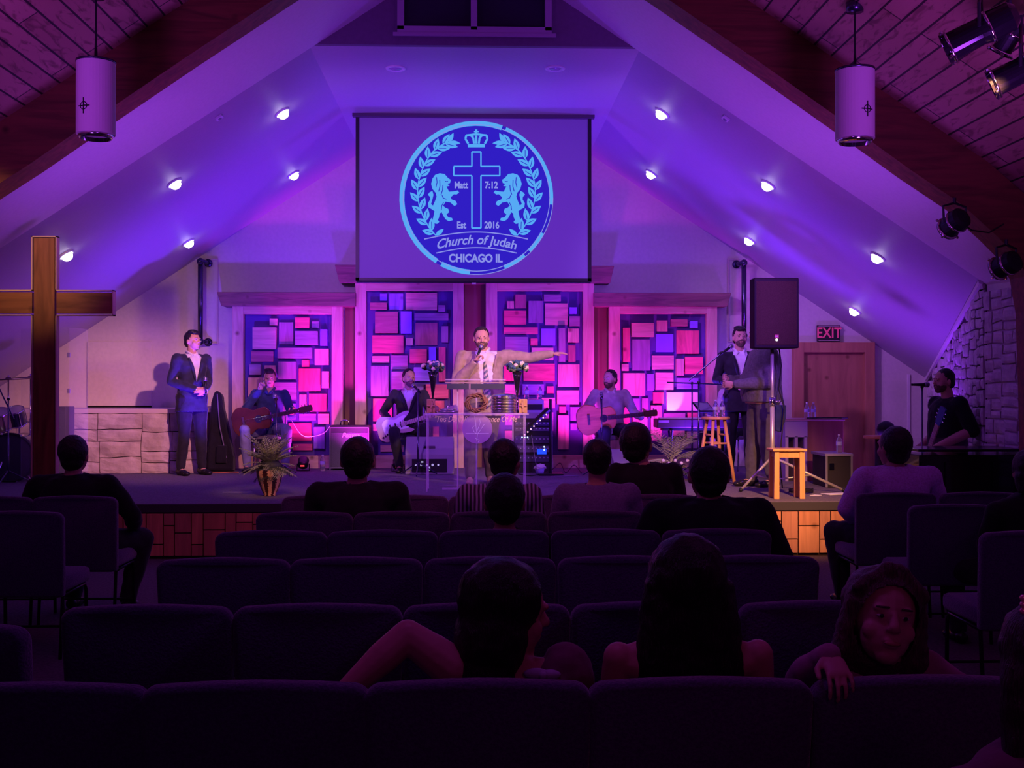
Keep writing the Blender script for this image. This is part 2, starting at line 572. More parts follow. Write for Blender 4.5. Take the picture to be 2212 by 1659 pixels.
# arched beams
rx = [(0, Z0 - 0.10)]
low = [(1429, 7), (1620, 138), (1804, 268), (1951, 374), (2061, 448), (2134, 514), (2171, 551), (2200, 600)]
lowp = [(at(a, b, 9.1).x, at(a, b, 9.1).z) for a, b in low]
lowp = [(0, lowp[0][1] + RS * lowp[0][0])] + lowp + [(4.47, 2.2), (4.50, 1.2), (4.50, 0)]
upp = [(0, ZP + 0.02), (3.2, ZP - RS * 3.2 + 0.02), (4.0, ZP - RS * 4.0 + 0.02), (4.62, 2.95), (4.95, 2.6), (4.95, 0)]
m = MB().prism(lowp + upp[::-1], 'y', 8.95, 9.25)
struct(m.build('trim_2', beamm))
m = MB().prism([(-a, b) for a, b in (lowp + upp[::-1])], 'y', 8.95, 9.25)
struct(m.build('trim_3', beamm))
# nearer arch, its foot just enters the top right corner
m = MB().prism([(3.05, 4.30), (3.9, 3.62), (4.3, 3.0), (4.5, 2.2), (4.5, 0), (4.95, 0), (4.95, 2.95), (4.2, 3.40), (3.05, 4.10), (0, 6.10), (0, 5.9 + .33), ][:0] or
    [(0, 6.36), (3.05, 4.36), (3.9, 3.8), (4.55, 3.1), (4.75, 2.2), (4.75, 0), (5.2, 0), (5.2, 2.95), (0, 6.40)], 'y', 4.7, 4.95)
struct(m.build('trim_4', beamm))

# stone walls: irregular ashlar made of bevelled blocks
def ashlar(w_, h_, seed, lo=0.10, hi=0.34):
    r = random.Random(seed)
    out = []
    def split(x0, z0, x1, z1, d=0):
        W, H = x1 - x0, z1 - z0
        if (W <= hi * 1.3 and H <= hi * 0.62) or d > 12:
            out.append((x0, z0, x1, z1)); return
        if W <= lo * 1.9 and H <= hi: out.append((x0, z0, x1, z1)); return
        if H > hi * 0.62 and (H * 1.7 > W or W < hi):
            k = r.uniform(.36, .64); split(x0, z0, x1, z0 + H * k, d + 1); split(x0, z0 + H * k, x1, z1, d + 1)
        else:
            k = r.uniform(.34, .66); split(x0, z0, x0 + W * k, z1, d + 1); split(x0 + W * k, z0, x1, z1, d + 1)
    split(0, 0, w_, h_)
    return out
stonem = mat('stone', (0.58, 0.50, 0.45), 0.85, kind='n', scale=7, c2=(0.40, 0.33, 0.31), bump=1.0)
stoned = mat('stone_grey', (0.60, 0.52, 0.56), 0.85, kind='n', scale=7, c2=(0.42, 0.36, 0.40), bump=1.0)
mortar = mat('mortar', (0.10, 0.075, 0.085), 0.9)
def stone_mesh(w_, h_, seed, M, clip=None, lo=0.1, hi=0.34, g=0.011):
    mb = MB()
    r = random.Random(seed + 5)
    for x0, z0, x1, z1 in ashlar(w_, h_, seed, lo, hi):
        if clip and not clip((x0 + x1) / 2, (z0 + z1) / 2, z1): continue
        pts = []
        j = lambda: r.uniform(-0.008, 0.008)
        mm = MB()
        dep = r.uniform(0.03, 0.05)
        mm.box(((x0 + x1) / 2, -dep / 2, (z0 + z1) / 2), (x1 - x0 - g, dep, z1 - z0 - g))
        bmesh.ops.subdivide_edges(mm.bm, edges=mm.bm.edges[:], cuts=3, use_grid_fill=True)
        for v in mm.bm.verts:
            ex = min(v.co.x - x0, x1 - v.co.x) / .03; ez = min(v.co.z - z0, z1 - v.co.z) / .03
            if v.co.y < -.5 * dep: v.co.y += .016 * (1 - min(1, max(0, min(ex, ez)))) + noise.noise(v.co * 14 + V((0, seed, 0))) * .010
        for v in mm.bm.verts:
            n_ = noise.noise_vector(v.co * 4.0 + V((seed, 0, 0)))
            v.co += V((n_.x * 0.016, n_.y * 0.004, n_.z * 0.016))
        me = bpy.data.meshes.new('x'); mm.bm.to_mesh(me); mm.bm.free(); mb.bm.from_mesh(me); bpy.data.meshes.remove(me)
    mb.move(M)
    return mb
# knee wall at left, in front of the back wall
YS = 14.42
sxr = at(428, 1000, YS).x
SW0 = -6.5
o = struct(MB().box(((sxr + SW0) / 2, (YS + YB) / 2, (STAGE + 1.27) / 2), (sxr - SW0, YB - YS, 1.27 - STAGE)).build('wall_left_knee', mortar))
stone_mesh(sxr - SW0, 1.27 - STAGE, 11, Matrix.Translation((SW0, YS, STAGE)), hi=0.42).build('stone_blocks', stonem, o)
o = struct(MB().box(((sxr + SW0) / 2, (YS + YB) / 2 - 0.03, 1.295), (sxr - SW0 + 0.04, YB - YS + 0.02, 0.055)).build('trim_5', mat('ledge', (0.62, 0.52, 0.5), 0.6), bev=0.006))

# right: wing wall running back from the arch to the back wall, and the side wall of the nave
A = V((4.86, YF, 0)); B = V((6.28, YB, 0))
d = (B - A); Lw = d.length; d.normalize()
ang = math.atan2(d.y, d.x)
nrm = V((-d.y, d.x, 0))
m = MB().plate([A, B, B + V((0, 0, 1.75)), A + V((0, 0, 2.75))], -nrm, 0.1)
wr = struct(m.build('wall_right_wing', mortar))
Mw = Matrix.Translation(B) @ Matrix.Rotation(ang + PI, 4, 'Z')
stone_mesh(Lw, 2.66, 21, Mw, clip=lambda x_, z_, z1: z1 < 1.72 + x_ / Lw * 0.96, lo=.09, hi=0.27, g=.016).build('stone_blocks', stoned, wr)
MB().tube([B + nrm * 0.04 + V((0, 0, 1.70)), A + nrm * 0.04 + V((0, 0, 2.60))], 0.03, 6).build('edge_trim', paint, wr)
m = MB().box((4.92, 4.6, 1.5), (0.1, 12.1, 3.0))
wn = struct(m.build('wall_right', wallp))
stone_mesh(1.45, 2.50, 31, Matrix.Translation((4.87, YF, 0)) @ Matrix.Rotation(-PI / 2, 4, 'Z'), lo=.09, hi=0.27, g=.016).build('stone_blocks', stoned, wn)
# left mirrored wing and side wall
m = MB().plate([(-5.35, YF, 0), (-6.75, YB, 0), (-6.75, YB, 1.40), (-5.35, YF, 2.45)], (-1, 0, 0), 0.1)
struct(m.build('wall_left_wing', wallp))
struct(MB().box((-5.42, 4.6, 1.4), (0.1, 12.1, 2.8)).build('wall_left', wallp))

# door in the back wall
D0 = at(1710, 740, YB); D1 = at(1884, 740, YB)
dw = mat('door_wood', (0.45, 0.20, 0.11), 0.5, kind='woodz', scale=9, c2=(0.34, 0.14, 0.08), bump=0.03)
dfm = mat('door_frame_wood', (0.50, 0.22, 0.12), 0.5, kind='woodz', scale=9, c2=(0.38, 0.16, 0.09))
m = MB()
zt = D0.z
fw = 0.14
m.box((D0.x + fw / 2, YB - 0.05, zt / 2), (fw, 0.14, zt))
m.box((D1.x - fw / 2, YB - 0.05, zt / 2), (fw, 0.14, zt))
m.box(((D0.x + D1.x) / 2, YB - 0.05, zt - fw / 2), (D1.x - D0.x - 2 * fw, 0.14, fw))
do = struct(m.build('door_1', dfm, bev=0.006))
dx0, dx1 = D0.x + fw, D1.x - fw
MB().box(((dx0 + dx1) / 2, YB - 0.02, (zt - fw) / 2), (dx1 - dx0, 0.045, zt - fw)).build('door_leaf', dw, do)
MB().cyl((dx0 + 0.07, YB - 0.045, 1.0), (dx0 + 0.07, YB - 0.11, 1.0), 0.012).sph((dx0 + 0.07, YB - 0.12, 1.0), 0.028).build('door_handle', mat('brass', (0.6, 0.42, 0.2), 0.3, 1.0), do)
# thin corner bead beside the door
struct(MB().box((at(1962, 820, YB).x, YB - 0.012, 0.9), (0.03, 0.024, 1.75)).build('trim_6', paint))

# exit sign
p0 = at(1763, 703, YB); p1 = at(1811, 738, YB)
ex = thing('exit_sign', 'small black and red EXIT sign on the wall above the wooden door', 'sign', ((p0.x + p1.x) / 2, YB - 0.045, (p0.z + p1.z) / 2))
w_, h_ = p1.x - p0.x, p0.z - p1.z
MB().box((0, 0, 0), (w_, 0.06, h_)).build('housing', mat('sign_black', (0.02, 0.012, 0.02), 0.5), ex, bev=0.004)
m = MB()
for zz in (h_ / 2 - 0.012, -h_ / 2 + 0.012): m.box((0, -0.033, zz), (w_ * 0.94, 0.006, 0.008))
m.build('border', mat('sign_border', (0.5, 0.35, 0.4), 0.5), ex)
text_mb('EXIT', 0.20, facing((0, -0.034, 0)), bold=0.003, sx=0.84).build('lettering', mat('exit_red', (0.85, 0.10, 0.22), 0.5, emit=(0.9, 0.06, 0.16), estr=0.12), ex)

# ---------------------------------------------------------------- wooden panels on the back wall
OFF = {1: (500, 650), 2: (765, 605), 3: (1040, 605), 4: (1305, 655)}
GEO = {1: (35, 2005, 100, 232, 1808, 240), 2: (25, 1965, 45, 222, 1772, 195), 3: (78, 2008, 45, 280, 1812, 198), 4: (78, 2005, 50, 272, 1820, 192)}
BL = {1: """685 315 825 440 P;850 382 1105 780 W;1145 297 1400 490 R;1435 365 1570 490 W;388 475 805 865 P;1145 540 1555 790 W;1595 510 1722 805 B;835 840 1445 1030 W;1492 857 1745 1150 P;350 905 750 1090 D;330 1140 530 1325 W;590 1155 790 1400 P;848 1090 1160 1405 W;1268 1057 1393 1180 R;1203 1210 1592 1620 R;1625 1262 1752 1565 P;300 1375 640 1810 P;740 1460 1165 1770 W;1215 1678 1345 1973 P;1393 1663 1708 1983 R;970 1838 1150 2133 B;1210 2023 1515 2143 C;1550 2023 1750 2213 P;1020 2193 1430 2508 R;1480 2258 1675 2643 C;1100 2563 1450 2678 R;330 1880 900 2120 W;340 2190 940 2480 D;330 2560 1000 2690 P""",
2: """462 242 590 372 B;628 238 880 535 C;922 225 1485 540 P;287 405 590 535 D;1507 450 1632 572 W;378 568 785 952 D;838 562 1035 960 B;1080 597 1690 720 W;1097 765 1490 1168 D;1562 825 1685 1118 W;330 993 888 1312 R;930 1040 1055 1170 P;998 1237 1303 1488 R;1340 1207 1465 1500 B;1517 1200 1638 1820 R;322 1360 630 1487 P;660 1350 960 1600 W;300 1535 618 2083 W;672 1640 1000 1955 W;1070 1560 1440 1815 C;1040 1908 1245 2080 C;1285 1868 1690 2120 R;338 2123 680 2533 R;338 2578 640 2703 P;1450 2163 1615 2400 R;485 2763 620 2883 R;470 2958 890 3078 P;1410 2628 1520 2868 R;740 2180 1380 2520 W;720 2600 1340 2850 P;960 2930 1600 3078 W""",
3: """458 378 583 508 P;608 258 805 505 D;842 375 1095 770 W;1115 262 1420 382 W;405 545 805 795 R;1137 417 1545 808 P;1575 490 1705 610 B;1573 648 1760 830 W;402 848 1010 970 R;1070 870 1325 1172 B;1380 862 1500 1465 W;1545 870 1738 1120 P;425 1020 828 1300 W;880 1045 1008 1172 R;900 1210 1290 1437 P;1557 1170 1685 1465 D;400 1497 700 1812 R;755 1497 1315 1812 R;1370 1510 1758 1915 P;735 1868 1120 2058 C;1170 1903 1298 2030 R;1352 1976 1745 2230 P;1395 2266 1518 2390 R;1590 2273 1780 2523 C;1370 2423 1560 3030 P;1590 2568 1705 2690 C;1060 2108 1315 2295 P;420 1870 680 2060 P;760 2120 1000 2320 W;870 2370 1290 2700 W;420 2120 700 2600 W;420 2700 1200 3000 P""",
4: """338 440 465 1052 R;490 352 888 605 P;945 308 1138 505 P;1192 290 1487 415 D;1533 322 1668 445 B;1302 490 1700 905 R;505 650 825 1205 W;928 550 1243 875 B;860 937 1252 1190 P;1287 995 1418 1297 P;1447 962 1765 1270 R;315 1088 443 1213 P;337 1252 733 1665 P;765 1268 887 1565 C;920 1243 1238 1552 P;1302 1340 1690 1538 C;880 1600 1073 1800 R;1122 1597 1690 1925 L;488 1707 638 1930 C;680 1702 797 1990 W;833 1830 1028 2460 P;1065 1972 1450 2180 W;1500 1962 1690 2140 R;510 2032 775 2400 P;1190 2232 1440 2380 P;1480 2302 1690 2420 P;340 1720 450 2300 R;1080 2440 1700 2600 W;340 2440 780 2600 R"""}
bmats = {'P': (0.78, 0.47, 0.42), 'R': (0.88, 0.14, 0.25), 'D': (0.50, 0.16, 0.24), 'W': (0.40, 0.24, 0.42), 'B': (0.28, 0.16, 1.0), 'C': (0.34, 0.20, 0.75), 'L': (0.95, 0.9, 0.9)}
nm = {'P': 'pine', 'R': 'red', 'D': 'dark_red', 'W': 'weathered', 'B': 'blue', 'C': 'slate', 'L': 'white'}  # the white block has its glare put into the colour
YP = YB - 0.16
back = mat('panel_backing', (0.10, 0.055, 0.30), 0.7)
lab = {1: 'framed wood block panel behind the singing guitarist, farthest left of four',
       2: 'tall framed wood block panel behind the electric guitarist, left of centre',
       3: 'tall framed wood block panel behind the outstretched arm, right of centre',
       4: 'framed wood block panel behind the keyboard, farthest right of four'}
S_ = 8.296
ZBOT = STAGE
for k in (1, 2, 3, 4):
    ox, oy = OFF[k]
    f = GEO[k]
    q = lambda zx, zy, Y=YP: at(ox + zx / S_, oy + zy / S_, Y)
    X0, X1, ZT = q(f[0], 0).x, q(f[1], 0).x, q(0, f[2]).z
    I0, I1, IT = q(f[3], 0).x, q(f[4], 0).x, q(0, f[5]).z
    IB = at(1027, 983, YP).z
    cx = (X0 + X1) / 2
    t = thing('wood_block_panel', lab[k], 'wall panel', (cx, YP, STAGE), 0, 'wood block panels on the stage wall')
    T = Matrix.Translation((-cx, -YP, -STAGE))
    yf = YP - 0.03
    MB().box(((I0 + X0) / 2, yf, (ZT + STAGE) / 2), (I0 - X0, 0.1, ZT - STAGE)).move(T).build('frame_stile', pine, t, bev=0.004)
    MB().box(((I1 + X1) / 2, yf, (ZT + STAGE) / 2), (X1 - I1, 0.1, ZT - STAGE)).move(T).build('frame_stile', pine, t, bev=0.004)
    MB().box(((I0 + I1) / 2, yf, (ZT + IT) / 2), (I1 - I0, 0.1, ZT - IT)).move(T).build('frame_rail', pinex, t, bev=0.004)
    MB().box(((I0 + I1) / 2, yf, (STAGE + IB) / 2), (I1 - I0, 0.1, IB - STAGE)).move(T).build('frame_rail', pinex, t, bev=0.004)
    MB().box(((I0 + I1) / 2, YP + 0.06, (IB + IT) / 2), (I1 - I0, 0.03, IT - IB)).move(T).build('backing', back, t)
    r = random.Random(k)
    for e in BL[k].split(';'):
        a, b, c, d_, cc = e.split()
        p0 = q(float(a), float(b)); p1 = q(float(c), float(d_))
        dep = r.choice((0.04, 0.055, 0.075, 0.09))
        hw = 'woodx' if (p1.x - p0.x) > (p0.z - p1.z) else 'woodz'
        bs = bmats[cc]
        mm = mat('block_%s_%s' % (nm[cc], hw), bs, 0.6, kind=hw, scale=12, c2=tuple(v_ * (0.62 if cc not in 'BL' else 0.92) for v_ in bs), bump=0.1)
        MB().box(((p0.x + p1.x) / 2, YP + 0.045 - dep / 2, (p0.z + p1.z) / 2), (p1.x - p0.x, dep, p0.z - p1.z)).move(T).build('wood_block', mm, t, bev=0.003)
# recesses between the panels
rec = mat('recess_brown', (0.22, 0.11, 0.09), 0.7)
for a, b, zt in ((743, 770, 662), (1003, 1050, 612), (1283, 1313, 662)):
    x0, x1 = at(a, 800, YP).x, at(b, 800, YP).x
    z = at(1027, zt, YP).z
    struct(MB().box(((x0 + x1) / 2, YB - 0.03, (z + STAGE) / 2), (x1 - x0 - 0.004, 0.05, z - STAGE)).build('trim_7', rec))
# mantel beams with raking ends
man = mat('mantel_wood', (0.27, 0.13, 0.13), 0.6, kind='woodx', scale=16, c2=(0.15, 0.07, 0.08), bump=0.35)
for tx0, tx1, bx0, bx1, yt, yb, lb in ((468, 768, 478, 768, 632, 662, 'rough timber mantel beam over the far left panel'), (1283, 1580, 1283, 1571, 631, 661, 'rough timber mantel beam over the far right panel'),
                                     (723, 1327, 733, 1318, 573, 611, 'rough timber mantel beam half hidden behind the hanging screen')):
    Ym = YB - 0.32
    zt, zb = at(1027, yt, Ym).z, at(1027, yb, Ym).z
    a, b, c, d_ = (at(v_, 640, Ym).x for v_ in (tx0, tx1, bx1, bx0))
    cx = (a + b) / 2
    o = MB().prism([(a - cx, zt - zb), (b - cx, zt - zb), (c - cx, 0), (d_ - cx, 0)], 'y', 0, 0.31).build('mantel_beam', man, bev=0.008, loc=(cx, Ym, zb))
    tag(o, lb, 'beam', 'timber mantel beams')

# wall rail poles with knuckle ends
polm = mat('pole_dark_metal', (0.10, 0.10, 0.16), 0.25, 0.9)
for px, y0, y1, s, lb in ((433, 565, 738, 1, 'dark vertical wall pole with round knuckle ends above the standing man at left'),
                          (1607, 568, 725, -1, 'dark vertical wall pole with round knuckle end behind the speaker')):
    p = at(px, y0, YB - 0.22); p2 = at(px, y1, YB - 0.22)
    t = thing('wall_pole', lb, 'pole', (p.x, p.y, p2.z), 0)
    h = p.z - p2.z
    MB().cyl((0, 0, 0), (0, 0, h), 0.034, n=14).build('pole', polm, t, smooth=True)
    for z in (0, h):
        m = MB().sph((0, 0, z), 0.05).tube([(0, 0, z), (s * 0.05, 0.1, z - 0.0), (s * 0.06, 0.2, z)], 0.03, 10)
        m.lathe([(0.055, 0), (0.055, 0.02)], (s * 0.06, 0.2, z), M=Matrix.Rotation(PI / 2, 4, 'X').to_3x3())
        m.build('wall_bracket', polm, t, smooth=True)
# pale conduit beside each pole
for pts, lb in (([(445, 560), (470, 560), (470, 742), (447, 742)], 'pale painted conduit bent beside the left wall pole'),
            ([(1596, 560), (1573, 560), (1573, 738), (1592, 738)], 'pale painted conduit bent beside the right wall pole')):
    c = at(*pts[0], YB - 0.02)
    o = MB().tube([at(a, b, YB - 0.02) - c for a, b in pts], 0.014, 6).build('conduit', mat('conduit_paint', (0.62, 0.5, 0.42), 0.6), loc=c)
    tag(o, lb, 'conduit')
# hatch over the knee wall
p0, p1 = at(190, 735, YB), at(328, 886, YB)
t = thing('wall_hatch', 'large flat pass-through hatch above the stone knee wall with a black gap at its foot', 'hatch', ((p0.x + p1.x) / 2, YB - 0.02, p1.z + 0.02))
w_, h_ = p1.x - p0.x, p0.z - p1.z
MB().box((0, 0, h_ / 2 + 0.0), (w_, 0.02, h_ - 0.08)).build('panel', wallp, t, bev=0.003)
MB().box((0, 0.005, 0.02), (w_, 0.012, 0.05)).build('gap', mat('void_black', (0.005, 0.004, 0.006), 0.9), t)

# ---------------------------------------------------------------- recessed lights
dlm = mat('lamp_white', (1, 1, 1), 0.5, emit=(1.0, 0.93, 0.90), estr=9.0)
ringm = mat('lamp_trim', (0.7, 0.68, 0.7), 0.4)
nl = V((-RS, 0, -1)).normalized()
posd = [(376, 394, 'left slope, between the two light rows, middle'), (609, 242, 'left slope, highest one, left of the screen'), (633, 376, 'left slope, beside the screen corner'),
        (406, 523, 'left slope, above the left wall pole'), (142, 549, 'left slope, lowest one beside the big cross'),
        (1431, 243, 'right slope, highest one'), (1408, 374, 'right slope, beside the screen'), (1660, 398, 'right slope, middle of the outer row'),
        (1620, 518, 'right slope, just above the loudspeaker and wall pole'), (1897, 554, 'right slope, farthest right'), (1847, 670, 'right slope, lowest one above the door')]
for px, py, lb in posd:
    p = on_roof(px, py)
    s = 1 if p.x > 0 else -1
    n_ = V((-s * RS, 0, -1)).normalized()
    q_ = n_.to_track_quat('Z', 'Y')
    t = thing('recessed_light', 'small bright white recessed light on the ' + lb, 'light', p, 0, 'lit recessed lights')
    t.rotation_mode = 'QUATERNION'
    t.rotation_quaternion = q_
    MB().lathe([(0.070, -0.02), (0.088, -0.02), (0.088, 0.006), (0.076, 0.020), (0.066, 0.0)]).build('trim_ring', ringm, t, smooth=True)
    MB().lathe([(0.060, 0.0), (0.061, 0.022), (0.054, 0.048), (0.036, 0.068), (0.002, 0.076)]).build('lens', dlm, t, smooth=True)
    lo = lamp('recessed_lamp', 'SPOT', p + n_ * 0.05, 2.0, (1, 0.85, 0.85), p + n_ * 2, 0.05, 150, 1.0)
for px, lb in ((855, 'left'), (1199, 'right')):
    p = atz(px, 147, ZF)
    t = thing('recessed_light', 'unlit round recessed light on the flat ceiling above the screen, %s one' % lb, 'light', p, 0, 'unlit recessed lights')
    t.rotation_euler = (PI, 0, 0)
    MB().lathe([(0.075, -0.01), (0.105, -0.01), (0.100, 0.012), (0.078, 0.016), (0.070, 0.004)]).build('trim_ring', ringm, t, smooth=True)
    MB().lathe([(0.07, 0.0), (0.05, 0.014), (0.003, 0.02)]).build('lens', mat('lens_off', (0.35, 0.3, 0.45), 0.2), t, smooth=True)
for px, py, lb in ((472, 252, 'left'), (1569, 254, 'right')):
    p = on_roof(px, py)
    s = 1 if p.x > 0 else -1
    t = thing('ceiling_sensor', 'small square white sensor on the %s ceiling slope' % lb, 'sensor', p)
    t.rotation_mode = 'QUATERNION'
    t.rotation_quaternion = V((-s * RS, 0, -1)).normalized().to_track_quat('Z', 'Y')
    MB().box((0, 0, 0.012), (0.075, 0.075, 0.024), bev=0.004).build('housing', mat('sensor_white', (0.75, 0.72, 0.8), 0.5), t)
    MB().lathe([(0.02, 0.02), (0.018, 0.032), (0.002, 0.036)]).build('lens', mat('sensor_lens', (0.3, 0.28, 0.4), 0.3), t)

# ---------------------------------------------------------------- hanging projector screen
YSC = 13.3
a, b = at(776, 254, YSC), at(1270, 601.5, YSC)
sx, sz = (a.x + b.x) / 2, b.z
W, H = b.x - a.x, a.z - b.z
scn = thing('projector_screen', 'large hanging projector screen showing a round blue church emblem', 'screen', (sx, YSC, sz))
sm = mat('screen_fabric', (0.19, 0.17, 0.28), 0.75, emit=(0.12, 0.02, 0.60), estr=0.18)
MB().box((0, 0.004, H / 2), (W, 0.006, H)).build('fabric', sm, scn)
m = MB()
m.box((-W / 2 - 0.02, 0.0, H / 2 - 0.02), (0.042, 0.016, H + 0.05))
m.box((W / 2 + 0.02, 0.0, H / 2 - 0.02), (0.042, 0.016, H + 0.05))
m.box((0, 0.0, -0.018), (W + 0.08, 0.016, 0.036))
m.build('black_border', blackm, scn)
MB().cyl((-W / 2 - 0.03, 0.0, -0.045), (W / 2 + 0.03, 0.0, -0.045), 0.014).build('bottom_bar', blackm, scn)
MB().box((0, 0, -0.06), (0.05, 0.02, 0.02)).build('pull_tab', mat('tab_grey', (0.4, 0.4, 0.45), 0.5), scn)
MB().box((0, 0.03, H + 0.015 + (ZF - sz - H - 0.015) / 2), (W + 0.16, 0.07, max(0.02, ZF - sz - H - 0.015))).build('case', mat('case_mat', (0.08, 0.05, 0.10), 0.7), scn)
# emblem, drawn in the coordinates of a close-up (scale 3.568, origin 720,220)
def E(zx, zy):
    p = at(720 + zx / 3.568, 220 + zy / 3.568, YSC - 0.006)
    return V((p.x - sx, 0, p.z - sz))
field = mat('emblem_blue', (0.0, 0.0, 0.02), 0.8, emit=(0.035, 0.015, 0.62), estr=0.85, spec=0)
light = mat('emblem_light', (0.0, 0.02, 0.03), 0.8, emit=(0.10, 0.42, 0.92), estr=0.95, spec=0)
pale = mat('emblem_pale', (0.0, 0.02, 0.03), 0.8, emit=(0.30, 0.33, 0.90), estr=0.85, spec=0)
def flat(polys, y, t=0.0015):
    m = MB()
    for p in polys:
        m.prism([(v.x, v.z) for v in (E(*c) for c in p)], 'y', y, y + t)
    return m
circ = lambda r, n=96, cx=1103, cy=740: [(cx + r * math.cos(2 * PI * i / n), cy + r * math.sin(2 * PI * i / n)) for i in range(n)]
emb = flat([circ(590)], -0.002).build('emblem_disc', field, scn)
def ringpoly(r0, r1, a0, a1, n=24):
    P_ = []
    for i in range(n + 1):
        a_ = a0 + (a1 - a0) * i / n; P_.append((1103 + r1 * math.cos(a_), 740 + r1 * math.sin(a_)))
    for i in range(n, -1, -1):
        a_ = a0 + (a1 - a0) * i / n; P_.append((1103 + r0 * math.cos(a_), 740 + r0 * math.sin(a_)))
    return P_
rad = math.radians
flat([ringpoly(556, 594, rad(95), rad(118)), ringpoly(556, 594, rad(122), rad(290)), ringpoly(565, 592, rad(293), rad(365)), ringpoly(560, 592, rad(28), rad(45)), ringpoly(560, 592, rad(50), rad(68))], -0.004).build('emblem_ring', light, emb)
flat([ringpoly(562, 568, 0, PI * 0.999, 48), ringpoly(562, 568, PI, PI * 1.999, 48), ringpoly(588, 593, rad(0), rad(95), 30)], -0.0045).build('emblem_rim_line', pale, emb)
def arc_(pts, hw):
    o_ = []
    for (x0, y0), (x1, y1) in zip(pts, pts[1:]):
        l_ = math.hypot(x1 - x0, y1 - y0) or 1; nx, ny = -(y1 - y0) / l_ * hw, (x1 - x0) / l_ * hw
        o_.append([(x0 + nx, y0 + ny), (x1 + nx, y1 + ny), (x1 - nx, y1 - ny), (x0 - nx, y0 - ny)])
    return o_
def leaf(x, y, ang_, L_, w_):
    P_ = []
    for i in range(9):
        t_ = i / 8; h_ = w_ * math.sin(PI * t_ ** 0.85); P_.append((t_ * L_, h_))
    for i in range(7, 0, -1):
        t_ = i / 8; h_ = w_ * math.sin(PI * t_ ** 0.85); P_.append((t_ * L_, -h_))
    c_, s_ = math.cos(ang_), math.sin(ang_)
    return [(x + a_ * c_ - b_ * s_, y + a_ * s_ + b_ * c_) for a_, b_ in P_]
stem = [(790, 1030), (735, 965), (690, 880), (660, 790), (648, 700), (655, 620), (680, 535), (715, 455), (765, 385), (830, 335), (890, 310)]
def laurel(mir):
    fx = (lambda x_: 2206 - x_) if mir else (lambda x_: x_)
    polys = []
    for (x0, y0), (x1, y1) in zip(stem, stem[1:]):
        dx, dy = x1 - x0, y1 - y0
        l_ = math.hypot(dx, dy); nx, ny = -dy / l_ * 4, dx / l_ * 4
        polys.append([(x0 + nx, y0 + ny), (x1 + nx, y1 + ny), (x1 - nx, y1 - ny), (x0 - nx, y0 - ny)])
        a_ = math.atan2(dy, dx)
        polys.append(leaf(x0 + dx * .25, y0 + dy * .25, a_ - 0.62, 96, 23))
        polys.append(leaf(x0 + dx * .55, y0 + dy * .55, a_ + 0.66, 100, 23))
    polys.append(leaf(890, 310, -1.1, 80, 17))
    polys.append(leaf(890, 310, 0.1, 90, 16))
    polys.append(leaf(790, 1030, -0.7, 80, 17))
    out = [[(fx(x_), y_) for x_, y_ in p] for p in polys]
    return out
for mir in (0, 1): flat(laurel(mir), -0.004).build('laurel_branch', light, emb)
for mir in (0, 1):
    fx = (lambda x_: 2206 - x_) if mir else (lambda x_: x_)
    vv = []
    for (x0, y0), (x1, y1) in zip(stem, stem[1:]):
        dx, dy = x1 - x0, y1 - y0; a_ = math.atan2(dy, dx)
        for f_, o_, l_ in ((.25, -.62, 66), (.55, .66, 70)):
            bx_, by_ = x0 + dx * f_, y0 + dy * f_
            vv += arc_(( (fx(bx_ + 14 * math.cos(a_ + o_)), by_ + 14 * math.sin(a_ + o_)), (fx(bx_ + l_ * math.cos(a_ + o_)), by_ + l_ * math.sin(a_ + o_))), 2.4)
    flat(vv, -0.0052).build('leaf_vein', field, emb)
lion = [(820,550),(858,556),(885,588),(905,600),(900,625),(880,632),(896,648),(872,652),(880,668),(892,692),(925,690),(958,683),(970,698),(950,714),(930,712),(905,735),(912,752),(945,765),(955,788),(935,803),(918,790),(905,776),(866,768),(846,800),(862,815),(886,825),(892,850),(872,868),(884,888),(915,895),(920,912),(890,920),(865,905),(850,880),(835,850),(820,860),(815,890),(805,910),(817,925),(800,940),(770,935),(766,905),(775,870),(780,842),(757,826),(734,815),(730,780),(747,752),(745,732),(728,715),(742,697),(764,686),(772,716),(762,760),(753,786),(768,800),(785,762),(796,730),(788,700),(765,672),(754,632),(765,590),(785,562)]
for mir in (0, 1):
    P_ = [((2206 - x_) if mir else x_, y_) for x_, y_ in lion]
    flat([P_], -0.004).build('lion', light, emb)
    cut_ = []
    for g in ([(795, 580), (800, 620), (790, 660)], [(820, 600), (822, 650), (812, 690)], [(845, 640), (842, 680), (830, 715)], [(850, 775), (836, 800), (832, 835)], [(862, 612), (874, 615), (884, 612)], [(838, 720), (848, 742), (872, 750)]):
        g = [((2206 - x_) if mir else x_, y_) for x_, y_ in g]
        for (x0, y0), (x1, y1) in zip(g, g[1:]):
            l_ = math.hypot(x1 - x0, y1 - y0); nx, ny = -(y1 - y0) / l_ * 3, (x1 - x0) / l_ * 3
            cut_.append([(x0 + nx, y0 + ny), (x1 + nx, y1 + ny), (x1 - nx, y1 - ny), (x0 - nx, y0 - ny)])
    flat(cut_, -0.0052).build('lion_shading', field, emb)
